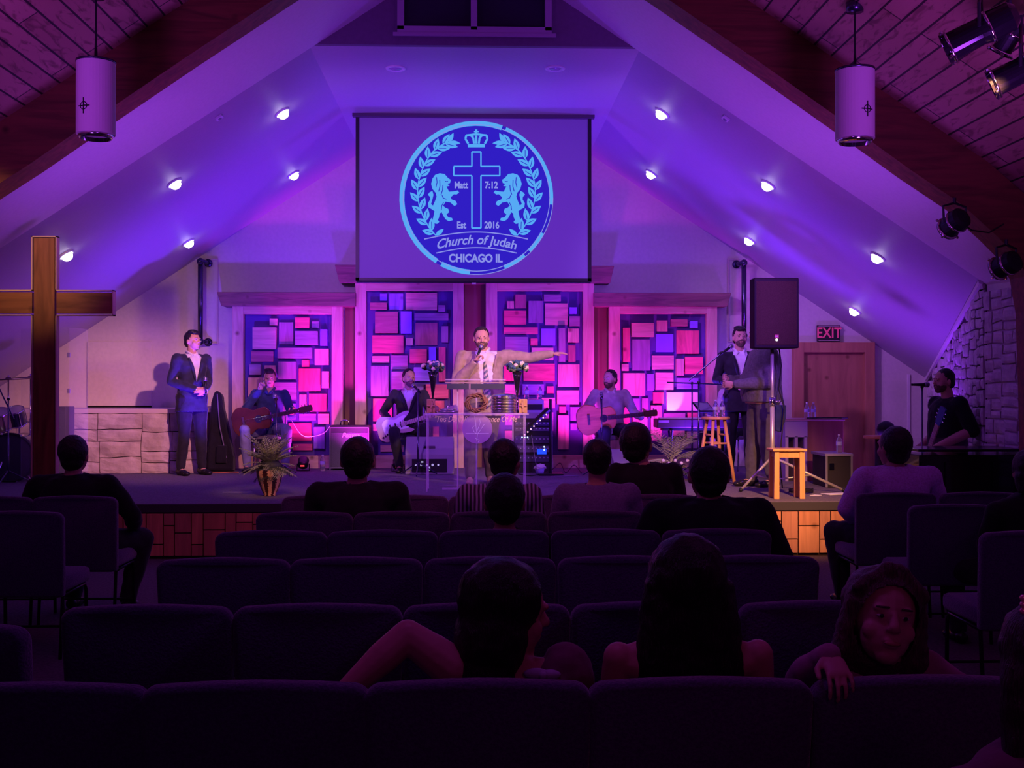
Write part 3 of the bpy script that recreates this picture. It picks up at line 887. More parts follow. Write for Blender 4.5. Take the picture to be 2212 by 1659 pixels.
# crown
cr = [[(1035, 325), (1170, 325), (1168, 350), (1037, 350)], [(1094, 212), (1110, 212), (1110, 260), (1094, 260)], [(1084, 224), (1120, 224), (1120, 234), (1084, 234)]]
def arc(pts, hw):
    o_ = []
    for (x0, y0), (x1, y1) in zip(pts, pts[1:]):
        l_ = math.hypot(x1 - x0, y1 - y0) or 1; nx, ny = -(y1 - y0) / l_ * hw, (x1 - x0) / l_ * hw
        o_.append([(x0 + nx, y0 + ny), (x1 + nx, y1 + ny), (x1 - nx, y1 - ny), (x0 - nx, y0 - ny)])
    return o_
for pts in ([(1040, 322), (1018, 285), (1025, 258), (1055, 255), (1078, 275), (1085, 322)], [(1102, 322), (1102, 262)], [(1168, 322), (1188, 285), (1181, 258), (1151, 255), (1128, 275), (1121, 322)],
            [(1055, 255), (1102, 248), (1151, 255)]): cr += arc(pts, 8)
flat(cr, -0.004).build('crown', light, emb)
# cross outline
co = [(1068, 385), (1138, 385), (1138, 497), (1283, 497), (1283, 568), (1138, 568), (1138, 972), (1068, 972), (1068, 568), (928, 568), (928, 497), (1068, 497), (1068, 385)]
flat(arc([(a_ - (5 if False else 0), b_) for a_, b_ in co], 5.5), -0.004).build('cross_outline', light, emb)
L1 = [(700 + i * 40, 1058 - 55 * math.sin(PI * i / 20)) for i in range(21)]
L2 = [(793 + i * 31, 1165 - 42 * math.sin(PI * i / 20)) for i in range(21)]
flat(arc(L1, 4), -0.004).build('banner_line', pale, emb)
flat(arc(L2, 4), -0.004).build('banner_line', pale, emb)
k_ = (E(200, 0) - E(100, 0)).length / 100
def T_(txt, cx, cy, h_, mt, shear=0, warp=None, sx_=1.0, bold=0.0):
    c_ = E(cx, cy)
    text_mb(txt, h_ * k_ * 1.38, facing((c_.x, -0.004, c_.z)), shear=shear, bold=bold, ext=0.0006, warp=warp, sx=sx_).build('lettering', mt, emb)
T_('Matt', 985, 643, 52, pale, sx_=0.78, bold=0.004)
T_('7:12', 1218, 643, 52, pale, sx_=0.82, bold=0.004)
T_('Est', 987, 952, 52, pale, sx_=0.82, bold=0.004)
T_('2016', 1222, 952, 52, pale, sx_=0.80, bold=0.004)
R_ = 1700 * k_
T_('Church of Judah', 1100, 1085, 72, pale, shear=0.28, sx_=0.95, bold=0.003, warp=lambda v_: V((v_.x, v_.y + 0.03 - v_.x * v_.x * 0.30, v_.z)))
T_('CHICAGO IL', 1097, 1208, 62, pale, sx_=0.86, bold=0.005)
# ================================================================ people
skin = mat('skin', (0.62, 0.36, 0.27), 0.5, kind='n', scale=12, c2=(0.56, 0.31, 0.23), spec=0.3)
skin2 = mat('skin_tan', (0.50, 0.28, 0.20), 0.5, kind='n', scale=12, c2=(0.45, 0.24, 0.17), spec=0.3)
hairk = mat('hair_black', (0.010, 0.008, 0.010), 0.45, kind='n', scale=50, c2=(0.022, 0.016, 0.02), bump=0.5)
hairb = mat('hair_brown', (0.045, 0.025, 0.018), 0.45, kind='n', scale=50, c2=(0.02, 0.012, 0.010), bump=0.5)
whitec = mat('white_cloth', (0.80, 0.78, 0.82), 0.8, kind='n', scale=10, c2=(0.66, 0.64, 0.70), bump=0.2)
shoek = mat('shoe_black', (0.012, 0.010, 0.014), 0.3)
eyew = mat('eye_white', (0.42, 0.36, 0.36), 0.5, spec=.1)
def cloth(name, c, **k):
    return mat(name, c, 0.85, kind='n', scale=k.get('scale', 14), c2=tuple(x * 0.72 for x in c), bump=k.get('bump', 0.35), sheen=k.get('sheen', 0.15), spec=0.2)

STAND = dict(pel=(0, 0, .95), wst=(0, 0, 1.10), ch=(0, 0, 1.29), nk=(0, .005, 1.47), hd=(0, -.02, 1.625),
             shl=(-.19, 0, 1.41), ell=(-.25, .03, 1.12), wrl=(-.25, -.05, .88), shr=(.19, 0, 1.41), elr=(.25, .03, 1.12), wrr=(.25, -.05, .88),
             hpl=(-.095, 0, .93), knl=(-.11, -.02, .50), anl=(-.12, .02, .09), hpr=(.095, 0, .93), knr=(.11, -.02, .50), anr=(.12, .02, .09))
SIT = dict(pel=(0, .02, .53), wst=(0, .03, .68), ch=(0, .01, .88), nk=(0, -.01, 1.05), hd=(0, -.04, 1.195),
           shl=(-.19, 0, .99), ell=(-.24, -.03, .72), wrl=(-.18, -.24, .60), shr=(.19, 0, .99), elr=(.24, -.03, .72), wrr=(.18, -.24, .60),
           hpl=(-.10, 0, .52), knl=(-.15, -.46, .52), anl=(-.15, -.44, .09), hpr=(.10, 0, .52), knr=(.15, -.46, .52), anr=(.15, -.44, .09))

def hand(mb, w, d, n, side, curl=0.35, s=1.0, spread=0.0, thumb=0.5):
    """w wrist, d forward, n palm normal (palm side), side: +1 thumb on +cross side"""
    d = V(d).normalized(); n = V(n); n = (n - d * n.dot(d)).normalized(); c = d.cross(n) * side   # thumb direction
    w = V(w)
    fr = Matrix((c, d, n)).transposed()
    mb.sph(w + d * .045 * s, (.040 * s, .055 * s, .017 * s), fr, 10)
    mb.sph(w + d * .070 * s, (.041 * s, .032 * s, .015 * s), fr, 10)
    for k, (off, L) in enumerate(((.033, .072), (.011, .082), (-.011, .076), (-.033, .060))):
        p = w + d * .088 * s + c * off * s
        a = curl * (0.9 + 0.12 * k)
        dd = (d + c * (off * spread * 20)).normalized()
        ang = 0
        r = .0082 * s
        for j, f in enumerate((.45, .30, .25)):
            ang += a * (1.0 if j else 0.8)
            q = p + (dd * math.cos(ang) + n * math.sin(ang)) * (L * f * s)
            mb.cap(p, q, r, r * .92, 8)
            p = q; r *= .92
    p = w + d * .025 * s + c * .030 * s
    td = (d * .75 + c * .65 + n * thumb).normalized()
    q = p + td * .042 * s
    mb.cap(p, q, .013 * s, .010 * s, 8)
    td2 = (d * .95 + c * .1 + n * thumb).normalized()
    mb.cap(q, q + td2 * .034 * s, .010 * s, .0085 * s, 8)

def headm(mb, c, R, s=1.0, fat=1.0, nose=1.0, brow=1.0):
    """face looks along local -y"""
    c = V(c)
    P = lambda x, y, z: c + R @ (V((x, y, z)) * s)
    S = lambda *a: tuple(k * s for k in a)
    mb.sph(P(0, .012, .022), S(.076 * (0.6 + 0.4 * fat), .097, .098), R, 20)
    mb.sph(P(0, -.026, -.035), S(.058 * fat, .062, .070), R, 16)
    mb.sph(P(0, -.055, -.082), S(.030 * fat, .026, .024), R, 10)       # chin
    for k in (-1, 1):
        mb.sph(P(k * .040, -.052, -.025), S(.024 * fat, .024, .026), R, 10)   # cheek
        mb.sph(P(k * .028, -.078 + .010 * (1 - brow), .030), S(.022, .012, .010), R, 8)     # brow
        mb.sph(P(k * .076 * (0.6 + .4 * fat), .014, -.008), S(.010, .018, .031), R, 8)    # ear
    mb.cap(P(0, -.080, .020), P(0, -.100 * nose, -.012), .009 * s, .014 * s, 8)
    for k in (-1, 1): mb.sph(P(k * .011, -.090, -.018), S(.008, .009, .007), R, 6)
    mb.sph(P(0, -.083, -.045), S(.024, .010, .006), R, 8)
    mb.sph(P(0, -.081, -.056), S(.020, .010, .007), R, 8)

def person(name, label, loc, rz, J, o, group=None):
    """J joints (local, facing -y). o: outfit dictionary"""
    t = thing(name, label, 'person', loc, rz, group)
    J = {k: V(v) for k, v in J.items()}
    s = o.get('s', 1.0)
    J = {k: v * s for k, v in J.items()}
    g = o.get('g', 1.0) * s
    belly = o.get('belly', 1.0)
    fat = o.get('fat', 1.0)
    vx = o.get('vox', 0.010)
    R = Euler(o.get('head', (0, 0, 0)), 'XYZ').to_matrix()
    sk = o.get('skin', skin)
    hs = o.get('hs', 1.0) * s
    def torso(mb, e, belly_=belly, low=0.0):
        p_, w_, c_, n_ = J['pel'], J['wst'], J['ch'], J['nk']
        by = V((0, -.045 * (belly_ - 1) * 2.2, 0))
        bb = .5 + .5 * belly_
        R_ = []
        if low: R_.append((p_ - V((0, 0, low)), .178 * g + e + .012, .118 * g * bb + e + .016))
        R_ += [(p_ - V((0, 0, .07 * s)) + by * .4, .172 * g + e, .118 * g * bb + e), (p_ + V((0, 0, .03 * s)) + by * .8, .168 * g * (.7 + .3 * belly_) + e, .116 * g * (.3 + .7 * belly_) + e),
               (w_ + by, .150 * g * (.55 + .45 * belly_) + e, .106 * g * belly_ + e), (w_.lerp(c_, .5) + by * .7, .156 * g * (.7 + .3 * belly_) + e, .110 * g * (.3 + .7 * belly_) + e),
               (c_ + V((0, 0, .02 * s)), .170 * g + e, .116 * g + e), (c_.lerp(n_, .5), .165 * g + e, .104 * g + e), (c_.lerp(n_, .78), .120 * g + e, .082 * g + e), (n_, .062 * s + e * .6, .062 * s + e * .6)]
        mb.loft(R_, 28)
        for a in ('shl', 'shr'):
            mb.cap(J['nk'] - V((0, 0, .045 * s)), J[a] - V((0, 0, .012 * s)), .048 * s + e * .6, .055 * g + e)
            mb.cap(J[a] - V((0, 0, .012 * s)), J['ch'] * .5 + J[a] * .5, .056 * g + e, .075 * g + e)
    def arm(mb, a, e, upto=1.0):
        sh, el, wr = J['sh' + a], J['el' + a], J['wr' + a]
        g = o.get('ag', 1.0) * o.get('g', 1.0) * s
        mb.chain([sh, sh.lerp(el, .45), el], [.058 * g + e, .052 * g + e, .042 * g + e])
        w2 = el.lerp(wr, upto)
        mb.chain([el, el.lerp(w2, .35), w2], [.042 * g + e, .043 * g + e, .029 * g * .5 + .029 * s * .5 + e])
    def leg(mb, a, e, dn=1.0):
        h, k, f = J['hp' + a], J['kn' + a], J['an' + a]
        mb.chain([h, h.lerp(k, .4), k], [.092 * g + e, .080 * g + e, .056 * g + e])
        f2 = k.lerp(f, dn)
        mb.chain([k, k.lerp(f2, .35), f2], [.056 * g + e, .055 * g + e, .038 * g + e])
    # the body: one continuous skin surface
    b = MB()
    torso(b, -.012)
    for a in 'lr':
        arm(b, a, 0 if o.get('bare' + a) else -.008)
        if not o.get('nolegs'):
            leg(b, a, -.008)
            f = J['an' + a]
            fd = V(o.get('foot' + a, (0.02 if a == 'r' else -0.02, -1, 0))).normalized()
            b.cap(f - V((0, 0, .03)), f + fd * .13 * s - V((0, 0, .055 * s)), .034 * s, .025 * s)
        hd_ = o.get('hand' + a, {})
        d_ = V(hd_.get('d', J['wr' + a] - J['el' + a]))
        n_ = V(hd_.get('n', (1 if a == 'l' else -1, 0, 0)))
        if hd_ is not None and not o.get('nohand' + a):
            hand(b, J['wr' + a], d_, n_, hd_.get('side', -1 if a == 'l' else 1), hd_.get('curl', .35), s * 1.0, hd_.get('spread', 0), hd_.get('thumb', .5))
    b.cap(J['nk'] - V((0, 0, .04 * s)), J['hd'] + R @ V((0, .02, -.05)) * hs, .056 * s * fat, .054 * s * fat)
    headm(b, J['hd'], R, hs, fat, o.get('nose', 1.0), o.get('brow', 1.0))
    b.build('body', sk, t, remesh=o.get('bvox', 0.0065), smit=1)
    HP = lambda x, y, z: J['hd'] + R @ (V((x, y, z)) * hs)
    HS = lambda *a: tuple(k * hs for k in a)
    # face details
    if o.get('face', True):
        m = MB()
        for k in (-1, 1): m.sph(HP(k * .029, -.0750, .012), HS(.0115, .008, .0042), R, 8)
        m.build('eyes', eyew, t, smooth=True)
        m = MB()
        for k in (-1, 1): m.sph(HP(k * .029, -.0820, .012), HS(.0052, .003, .0052), R, 8)
        m.build('pupils', hairk, t, smooth=True)
        m = MB()
        for k in (-1, 1): m.cap(HP(k * .017, -.0895, .034), HP(k * .043, -.080, .033), .0030 * hs, .0022 * hs, 6)
        m.build('eyebrows', o.get('hair', hairk), t, smooth=True)
        m = MB().sph(HP(0, -.092, -.0505), HS(.021, .004, .006), R, 8)
        m.build('lips', mat('lips', (0.42, 0.16, 0.14), 0.5), t, smooth=True)
    hair = o.get('hair', hairk)
    st = o.get('style', 'short')
    if st in ('short', 'quiff', 'receding'):
        m = MB()
        m.sph(HP(0, .026, .036), HS(.082 * (.6 + .4 * fat), .096, .096), R, 20)
        m.sph(HP(0, .045, -.015), HS(.078 * (.6 + .4 * fat), .072, .070), R, 16)
        if st == 'quiff':
            m.sph(HP(0, -.045, .098), HS(.062, .042, .030), R, 14)
            m.sph(HP(-.01, -.01, .112), HS(.068, .062, .030), R, 14)
        Ri = R.inverted()
        def cut(p):
            q = Ri @ (p - J['hd']) / hs
            if st == 'receding': return (q.y < -.02 and q.z < .125) or (q.y < .0 and q.z < .04) or q.z < -.075 or (abs(q.x) > .06 and q.y < .005 and q.z < .02)
            return (q.y < -.030 and q.z < o.get('hl', .074) - .006 + .35 * max(0, abs(q.x) - .022)) or (q.y < -.012 and q.z < .036) or (q.y < .028 and q.z < -.022) or q.z < -.070
        m.build('hair', hair, t, remesh=0.009 if not o.get('near') else .006, rough=.003, rs=40, cut=cut)
    elif st == 'bald':
        m = MB()
        m.sph(HP(0, .040, .0), HS(.083, .078, .062), R, 18)
        m.build('hair', hair, t, remesh=0.009, rough=.002, rs=40, cut=lambda p: (R.inverted() @ (p - J['hd'])).y < .006)
    elif callable(st):
        st(t, HP, HS, R, J, hair, s)
    if o.get('beard'):
        bm_ = mat('beard_soft', (0.17, 0.095, 0.075), 0.75, kind='n', scale=90, c2=(0.07, 0.04, 0.035), bump=.4)
        m = MB()
        m.sph(HP(0, -.032, -.050), HS(.0605 * fat, .0635, .056), R, 16)
        m.sph(HP(0, -.058, -.088), HS(.036 * fat, .030, .024), R, 12)
        m.cap(HP(-.024, -.088, -.036), HP(.024, -.088, -.036), .007 * hs, .007 * hs, 8)
        Ri = R.inverted()
        def cutb(p):
            q = Ri @ (p - J['hd']) / hs
            return (q.z > -.020 and abs(q.x) < .052) or q.z > .0 or (q.y < -.07 and -.062 < q.z < -.042 and abs(q.x) < .024) or (q.z > -.034 and abs(q.x) < .035 and q.y > -.082) 
        m.build('beard', o.get('beardm', bm_), t, remesh=0.007, rough=.002, rs=60, cut=cutb)
    # clothes
    top = o.get('top')
    vn = o.get('vneck') if top else None
    e = o.get('te', .012)
    if top:
        m = MB()
        torso(m, e, low=.20 * s if o.get('long') else 0)
        for a in 'lr':
            arm(m, a, e * .8, o.get('sleeve', .96) if not o.get('bare' + a) else 0.01) if not o.get('bare' + a) == 2 else None
        hem = (J['pel'].z - (.185 if o.get('long') else .055) * s)
        vn = o.get('vneck')
        def cutt(p):
            if p.z < hem and (o.get('long') or (p.y > -.20 * g and abs(p.x) < .2 * g)): return True
            if vn and p.y < J['ch'].y + .02:
                w0, zb, zt = vn   # half width at top, bottom z, top z (local/s)
                z = p.z / s
                if z > zb:
                    f = min(1, (z - zb) / (zt - zb))
                    x_ = p.x / s - o.get('vx', 0)
                    if abs(x_) < w0 * f and z < zt + .06: return True
            q = (p - J['nk']); q.z = 0
            if p.z > J['nk'].z - .015 * s and q.length < .070 * s: return True
            return False
        m.build('jacket' if vn else 'shirt', top, t, remesh=vx, smit=2, rough=.007 * s, rs=9 / s, cut=cutt, solid=.004)
    if vn:
        for k in (-1, 1):
            w0, zb, zt = vn
            ys = J['ch'].y - .116 * g - e
            P3 = []
            for i in range(7):
                f = i / 6
                z = zb + (zt - zb) * f
                yy_ = ys - .10 * g * .45 * (belly - 1) * 2 * (1 - f) if f < .5 else ys - .0
                yy_ += .05 * max(0, f - .65) * 2
                P3.append(V(((o.get('vx', 0) + k * (w0 * f + .004)) * s, yy_ , z * s)))
            MB().tube(P3, [.004, .012, .017, .020, .021, .018, .012], 8).build('lapel', top, t, smooth=True)
    if o.get('under'):
        m = MB()
        torso(m, e * .25)
        m.build('shirt', o['under'], t, remesh=vx, smit=1, rough=.003, rs=12, cut=lambda p: p.y > J['ch'].y + .03 or p.z < J['pel'].z - .05 * s)
        # collar
    if o.get('collar'):
        m = MB()
        for k in (-1, 1):
            c0 = J['nk'] + V((0, .055, .030)) * s; c1 = J['nk'] + V((k * .062, .0, .020)) * s; c2_ = J['nk'] + V((k * .030, -.075, -.020)) * s; c3 = J['nk'] + V((k * .065, -.085, -.075)) * s
            m.tube([c0, c1, c2_, c3], [.020 * s, .021 * s, .019 * s, .007 * s], 8)
        m.build('collar', o['collar'], t, smooth=True)
    if o.get('tie'):
        m = MB()
        z0, z1 = J['nk'].z - .055 * s, o.get('tiez', J['wst'].z)
        y0 = J['ch'].y - .115 * g - .018
        yb = J['wst'].y - .108 * g * belly - .03 * (belly) - .01
        x_ = o.get('tiex', 0) * s
        pts = [(-.016, z0), (.016, z0), (.020, z0 - .035), (.012, z0 - .045), (.040, z1 + .05), (0, z1), (-.040, z1 + .05), (-.012, z0 - .045), (-.020, z0 - .035)]
        yy = lambda z: (J['nk'].y - .085 * s) * max(0, 1 - (z0 - z) / .12) + y0 * (1 - max(0, 1 - (z0 - z) / .12)) if z > J['ch'].z else y0 + (yb - y0) * min(1, (J['ch'].z - z) / max(.05, (J['ch'].z - J['wst'].z)))
        A = []
        rows = 14
        for i in range(rows + 1):
            f = i / rows
            z = z0 + (z1 - z0) * f
            hw = .018 if f < .08 else .012 + .03 * min(1, (f - .08) / .7) if f < .93 else .042 * (1 - f) / .07 + .001
            A.append([m.bm.verts.new((x_ * f + k * hw * s, yy(z) - .006 - (0.004 if abs(k) < .5 else 0), z)) for k in (-1, 0, 1)])
        for a_, b_ in zip(A, A[1:]):
            for i in range(2): m.bm.faces.new((a_[i], a_[i + 1], b_[i + 1], b_[i]))
        m.build('tie', o['tie'], t, smooth=True, solid=.004)
    if o.get('cuff'):
        for a in 'lr':
            if o.get('bare' + a): continue
            el, wr = J['el' + a], J['wr' + a]
            m = MB().cyl(el.lerp(wr, .93), el.lerp(wr, 1.02), .034 * s, .033 * s, 14)
            m.build('cuff', o['cuff'], t, smooth=True)
    if o.get('legs'):
        m = MB()
        m.sph(J['pel'] - V((0, 0, .02)), (.163 * g + .008, .115 * g * (.5 + .5 * belly) + .008, .115 * s), n=16)
        for a in 'lr': leg(m, a, .016, .97)
        m.build('trousers', o['legs'], t, remesh=vx * 1.1, smit=1, rough=.008, rs=9)
        m = None
        for a in 'lr':
            f = J['an' + a]
            fd = V(o.get('foot' + a, (0.02 if a == 'r' else -0.02, -1, 0))).normalized()
            m = MB()
            m.cap(f + V((0, 0, -.045 * s)) - fd * .04, f + fd * .12 * s + V((0, 0, -.058 * s)), .044 * s, .036 * s, 12)
            m.sph(f + fd * .155 * s + V((0, 0, -.062 * s)), (.042 * s, .048 * s, .028 * s), n=12)
            zb = f.z - .09 * s
            for v in m.bm.verts:
                if v.co.z < zb: v.co.z = zb
            m.build('shoe', o.get('shoes', shoek), t, smooth=True)
    return t

def mic(name, label, p, d, L=.17):
    """hand microphone, p = grille centre, d = direction of the handle"""
    d = V(d).normalized()
    t = thing(name, label, 'microphone', p)
    MB().cyl(d * .02, d * L, .017, .011, 12).cyl(d * L, d * (L + .012), .012, .012, 12).build('handle', blackm, t, smooth=True)
    MB().sph((0, 0, 0), .026, n=14).cyl(d * .012, d * .026, .027, .024, 14).build('grille', mat('mic_grille', (0.25, 0.25, 0.30), 0.35, 0.8), t, smooth=True)
    return t

def J_(base, **k):
    d = dict(base); d.update(k); return d
# ================================================================ people on the stage
def stand_at(px, Y, py=None):
    p = at(px, 1000, Y); p.z = STAGE
    return p
suit_tan = cloth('tan_suit', (0.42, 0.32, 0.26))
suit_navy = cloth('navy_suit', (0.035, 0.035, 0.075))
suit_dark = cloth('dark_suit', (0.030, 0.026, 0.045))
tr_dark = cloth('dark_trousers', (0.022, 0.020, 0.030))
tr_taupe = cloth('taupe_trousers', (0.13, 0.10, 0.09))

# striped tie
def tie_mat():
    m = bpy.data.materials.new('striped_tie'); m.use_nodes = True
    nt = m.node_tree; N, L = nt.nodes.new, nt.links.new
    tc = N('ShaderNodeTexCoord'); mp = N('ShaderNodeMapping'); mp.inputs['Rotation'].default_value = (0, math.radians(-48), 0)
    wv = N('ShaderNodeTexWave'); wv.inputs['Scale'].default_value = 7.0; wv.bands_direction = 'X'
    cr = N('ShaderNodeValToRGB'); cr.color_ramp.interpolation = 'CONSTANT'
    cr.color_ramp.elements[0].color = (0.55, 0.5, 0.42, 1); cr.color_ramp.elements[1].color = (0.13, 0.17, 0.20, 1); cr.color_ramp.elements[1].position = .5
    L(tc.outputs['Object'], mp.inputs[0]); L(mp.outputs[0], wv.inputs[0]); L(wv.outputs[0], cr.inputs[0]); L(cr.outputs[0], nt.nodes['Principled BSDF'].inputs[0])
    return m
tiem = tie_mat()

# the speaker, centre stage; local frame faces the hall
P = stand_at(1046, 12.72)
pr = dict(s=1.02, g=1.18, hl=.088, belly=1.32, fat=1.14, head=(0.20, 0, 0.10), hair=hairb, style='short', beard=True, skin=skin, vox=.010, bvox=.005,
          top=suit_tan, long=True, vneck=(.115, .84, 1.42), vx=.02, under=whitec, collar=whitec, cuff=whitec, tie=tiem, tiex=.045, tiez=.86, legs=tr_taupe,
          shoes=mat('tan_shoe', (0.45, 0.30, 0.18), 0.35),
          handl=dict(d=(.50, -.25, .62), n=(.6, -.2, -.6), curl=1.05, side=-1, thumb=.9), handr=dict(d=(1, -.1, .12), n=(.0, .2, -1), curl=.16, side=-1, spread=.4, thumb=.2))
Jp = J_(STAND, pel=(0, 0, .93), wst=(0, -.01, 1.09), ch=(-.01, 0, 1.29), nk=(-.01, -.01, 1.46), hd=(-.03, -.055, 1.595),
        shl=(-.235, .0, 1.395), ell=(-.31, -.10, 1.10), wrl=(-.105, -.24, 1.335), shr=(.225, .01, 1.40), elr=(.50, -.02, 1.385), wrr=(.74, -.09, 1.425),
        knl=(-.14, -.02, .50), anl=(-.155, -.03, .09), knr=(.06, .03, .50), anr=(.07, .13, .09), footl=(-.5, -1, 0))
person('person', 'bearded man in tan suit and striped tie speaking at centre stage, arm outstretched', P, 0, Jp, pr)

mic('handheld_microphone', 'black microphone held to the mouth of the man in the tan suit', P + V((-.035, -.225, 1.53)) * 1.0, (-.35, -.25, -.9))

# left standing man, turned to his left
P = stand_at(414, 14.15)
Jl = J_(STAND, ell=(-.25, .05, 1.13), wrl=(-.05, -.22, 1.03), elr=(.25, .05, 1.13), wrr=(.05, -.23, 1.02), anl=(-.13, .03, .09), anr=(.13, -.02, .09), hd=(0, -.03, 1.62))
oj = dict(s=1.02, head=(-.05, 0, .35), hair=hairk, style='quiff', top=suit_navy, long=True, vneck=(.085, 1.10, 1.42), under=whitec, collar=whitec, cuff=whitec, legs=tr_dark,
          handl=dict(d=(1, -.25, .0), n=(.2, 1, -.2), curl=.6), handr=dict(d=(-1, -.25, .1), n=(-.2, 1, -.2), curl=.6))
rzl = math.radians(42)
person('person', 'young man in navy suit and open white shirt standing by the stone wall', P, rzl, Jl, oj)
q = Matrix.Rotation(rzl, 3, 'Z') @ V((0.02, -.30, 1.19))
mic('handheld_microphone', 'black microphone held upright by the standing man in navy', P + q, (.05, .0, -1))

# seated singer with acoustic guitar, left
P = stand_at(583, 14.95)
denim = cloth('denim_shirt', (0.05, 0.07, 0.22)); jeans = cloth('light_jeans', (0.24, 0.26, 0.42))
Js = J_(SIT, ell=(-.30, -.13, .80), wrl=(-.10, -.22, 1.04), elr=(.30, -.10, .72), wrr=(.30, -.36, .73), knl=(-.26, -.42, .54), knr=(.26, -.42, .54), anl=(-.24, -.36, .09), anr=(.24, -.36, .09))
person('person', 'young man in a blue denim shirt singing into a microphone while seated at left', P, 0.05, Js,
       dict(head=(.12, 0, .12), style='quiff', hair=hairk, top=denim, collar=denim, vneck=(.035, .98, 1.04), legs=jeans, handl=dict(d=(.25, -.15, 1), n=(.6, -.6, 0), curl=1.0, thumb=.8),
            handr=dict(d=(.5, -.3, .5), n=(-.4, .5, .6), curl=.9)))
mic('handheld_microphone', 'black microphone held by the singing guitarist in denim', P + V((-.045, -.205, 1.145)), (-.35, -.15, -.8))

# electric guitarist
P = stand_at(884, 14.85)
Je = J_(SIT, ell=(-.34, -.04, .76), wrl=(-.20, -.24, .62), elr=(.28, -.06, .76), wrr=(.33, -.28, .74), knl=(-.17, -.44, .52), knr=(.22, -.42, .56), anl=(-.10, -.40, .09), anr=(.25, -.42, .09), hd=(.0, -.04, 1.20))
person('person', 'dark haired man in a dark suit seated behind the pulpit playing electric guitar', P, 0, Je,
       dict(head=(.05, 0, .40), style='short', hair=hairk, top=suit_dark, vneck=(.10, .76, 1.02), under=whitec, collar=whitec, cuff=whitec, legs=tr_dark,
            beard=True, skin=skin2, handl=dict(d=(.5, -.3, -.5), n=(.2, 1, .1), curl=.5), handr=dict(d=(.3, -.4, .5), n=(-.3, .6, .5), curl=.9)))

# right acoustic guitarist
P = stand_at(1318, 14.6)
lav = cloth('pale_sweater', (0.52, 0.44, 0.52))
Jr = J_(SIT, ell=(-.33, -.05, .78), wrl=(-.16, -.27, .66), elr=(.30, -.08, .76), wrr=(.36, -.30, .70), knl=(-.12, -.46, .53), knr=(.22, -.44, .53), hd=(-.01, -.05, 1.185), nk=(.0, -.01, 1.04))
person('person', 'man in a pale sweater seated right of centre playing acoustic guitar', P, 0, Jr,
       dict(g=1.1, head=(.10, 0, -.75), style='short', hair=hairk, beard=True, top=lav, collar=whitec, legs=tr_dark,
            handl=dict(d=(.5, -.3, -.4), n=(.2, 1, .1), curl=.5), handr=dict(d=(.3, -.4, .5), n=(-.3, .6, .5), curl=.9)))

# man in suit behind the loudspeaker
P = stand_at(1598, 13.5)
Jb = J_(STAND, ell=(-.27, .02, 1.14), wrl=(-.10, -.24, 1.10), elr=(.25, .03, 1.13), wrr=(.06, -.24, 1.06))
person('person', 'dark haired man in a dark suit partly hidden behind the man in grey', P, -0.1, Jb,
       dict(s=1.03, head=(0, 0, .10), style='quiff', hair=hairk, top=suit_dark, long=True, vneck=(.08, 1.08, 1.42), under=whitec, collar=whitec, legs=tr_dark, beard=True,
            handl=dict(d=(1, -.2, .3), n=(.2, 1, 0), curl=.6), handr=dict(d=(-1, -.2, .3), n=(-.2, 1, 0), curl=.6)))
# heavy man in grey sweater, side view facing left
P = stand_at(1650, 12.25)
grey = cloth('grey_sweater', (0.16, 0.15, 0.16), scale=40)
gtr = cloth('grey_trousers', (0.085, 0.075, 0.095))
Jg = J_(STAND, ch=(0, .0, 1.28), hd=(0, -.06, 1.60), shl=(-.20, 0, 1.38), ell=(-.27, -.06, 1.10), wrl=(-.10, -.36, 1.14), shr=(.20, 0, 1.38), elr=(.27, -.05, 1.10), wrr=(.10, -.37, 1.08), anl=(-.10, -.10, .09), knl=(-.11, -.06, .5), anr=(.10, .06, .09))
person('person', 'heavyset man in a grey sweater standing behind the loudspeaker stand', P, math.radians(-82), Jg,
       dict(s=1.03, g=1.28, belly=1.35, fat=1.2, head=(.05, 0, .1), style='bald', hair=hairk, top=grey, sleeve=.92, legs=gtr, collar=whitec, te=.016,
            handl=dict(d=(.6, -.8, .1), n=(.6, .6, 0), curl=.7), handr=dict(d=(-.5, -.9, .0), n=(-.6, .6, .2), curl=.7)))
# keyboard player
P = stand_at(1588, 14.75)
hood = cloth('pale_hoodie', (0.55, 0.50, 0.56))
person('person', 'keyboard player in a pale hooded top seated behind the tall wooden stool', P, math.radians(-50), J_(SIT, hd=(0, -.1, 1.10), nk=(0, -.05, 1.0), wrl=(-.16, -.38, .78), wrr=(.16, -.38, .78)),
       dict(g=1.1, head=(.35, 0, 0), style='short', hair=hairk, top=hood, legs=tr_dark))
# man in black t-shirt on the floor right of the stage
P = at(2048, 1000, 11.05); P.z = 0.0
tsh = cloth('black_tshirt', (0.012, 0.010, 0.016))
Jt = J_(STAND, ell=(-.28, .10, 1.16), wrl=(-.14, -.20, 1.0), elr=(.28, .08, 1.16), wrr=(.12, -.24, .98), hd=(0, -.05, 1.63))
person('person', 'bearded man in a black t-shirt standing in profile beside the stone wall', P, math.radians(-80), Jt,
       dict(s=1.01, g=1.16, belly=1.12, fat=1.05, head=(.05, 0, 0), style='short', hair=hairk, beard=True, barel=1, barer=1, top=tsh, legs=cloth('blue_jeans', (0.10, 0.10, 0.16)), te=.022,
            handl=dict(curl=.7), handr=dict(curl=.7)))
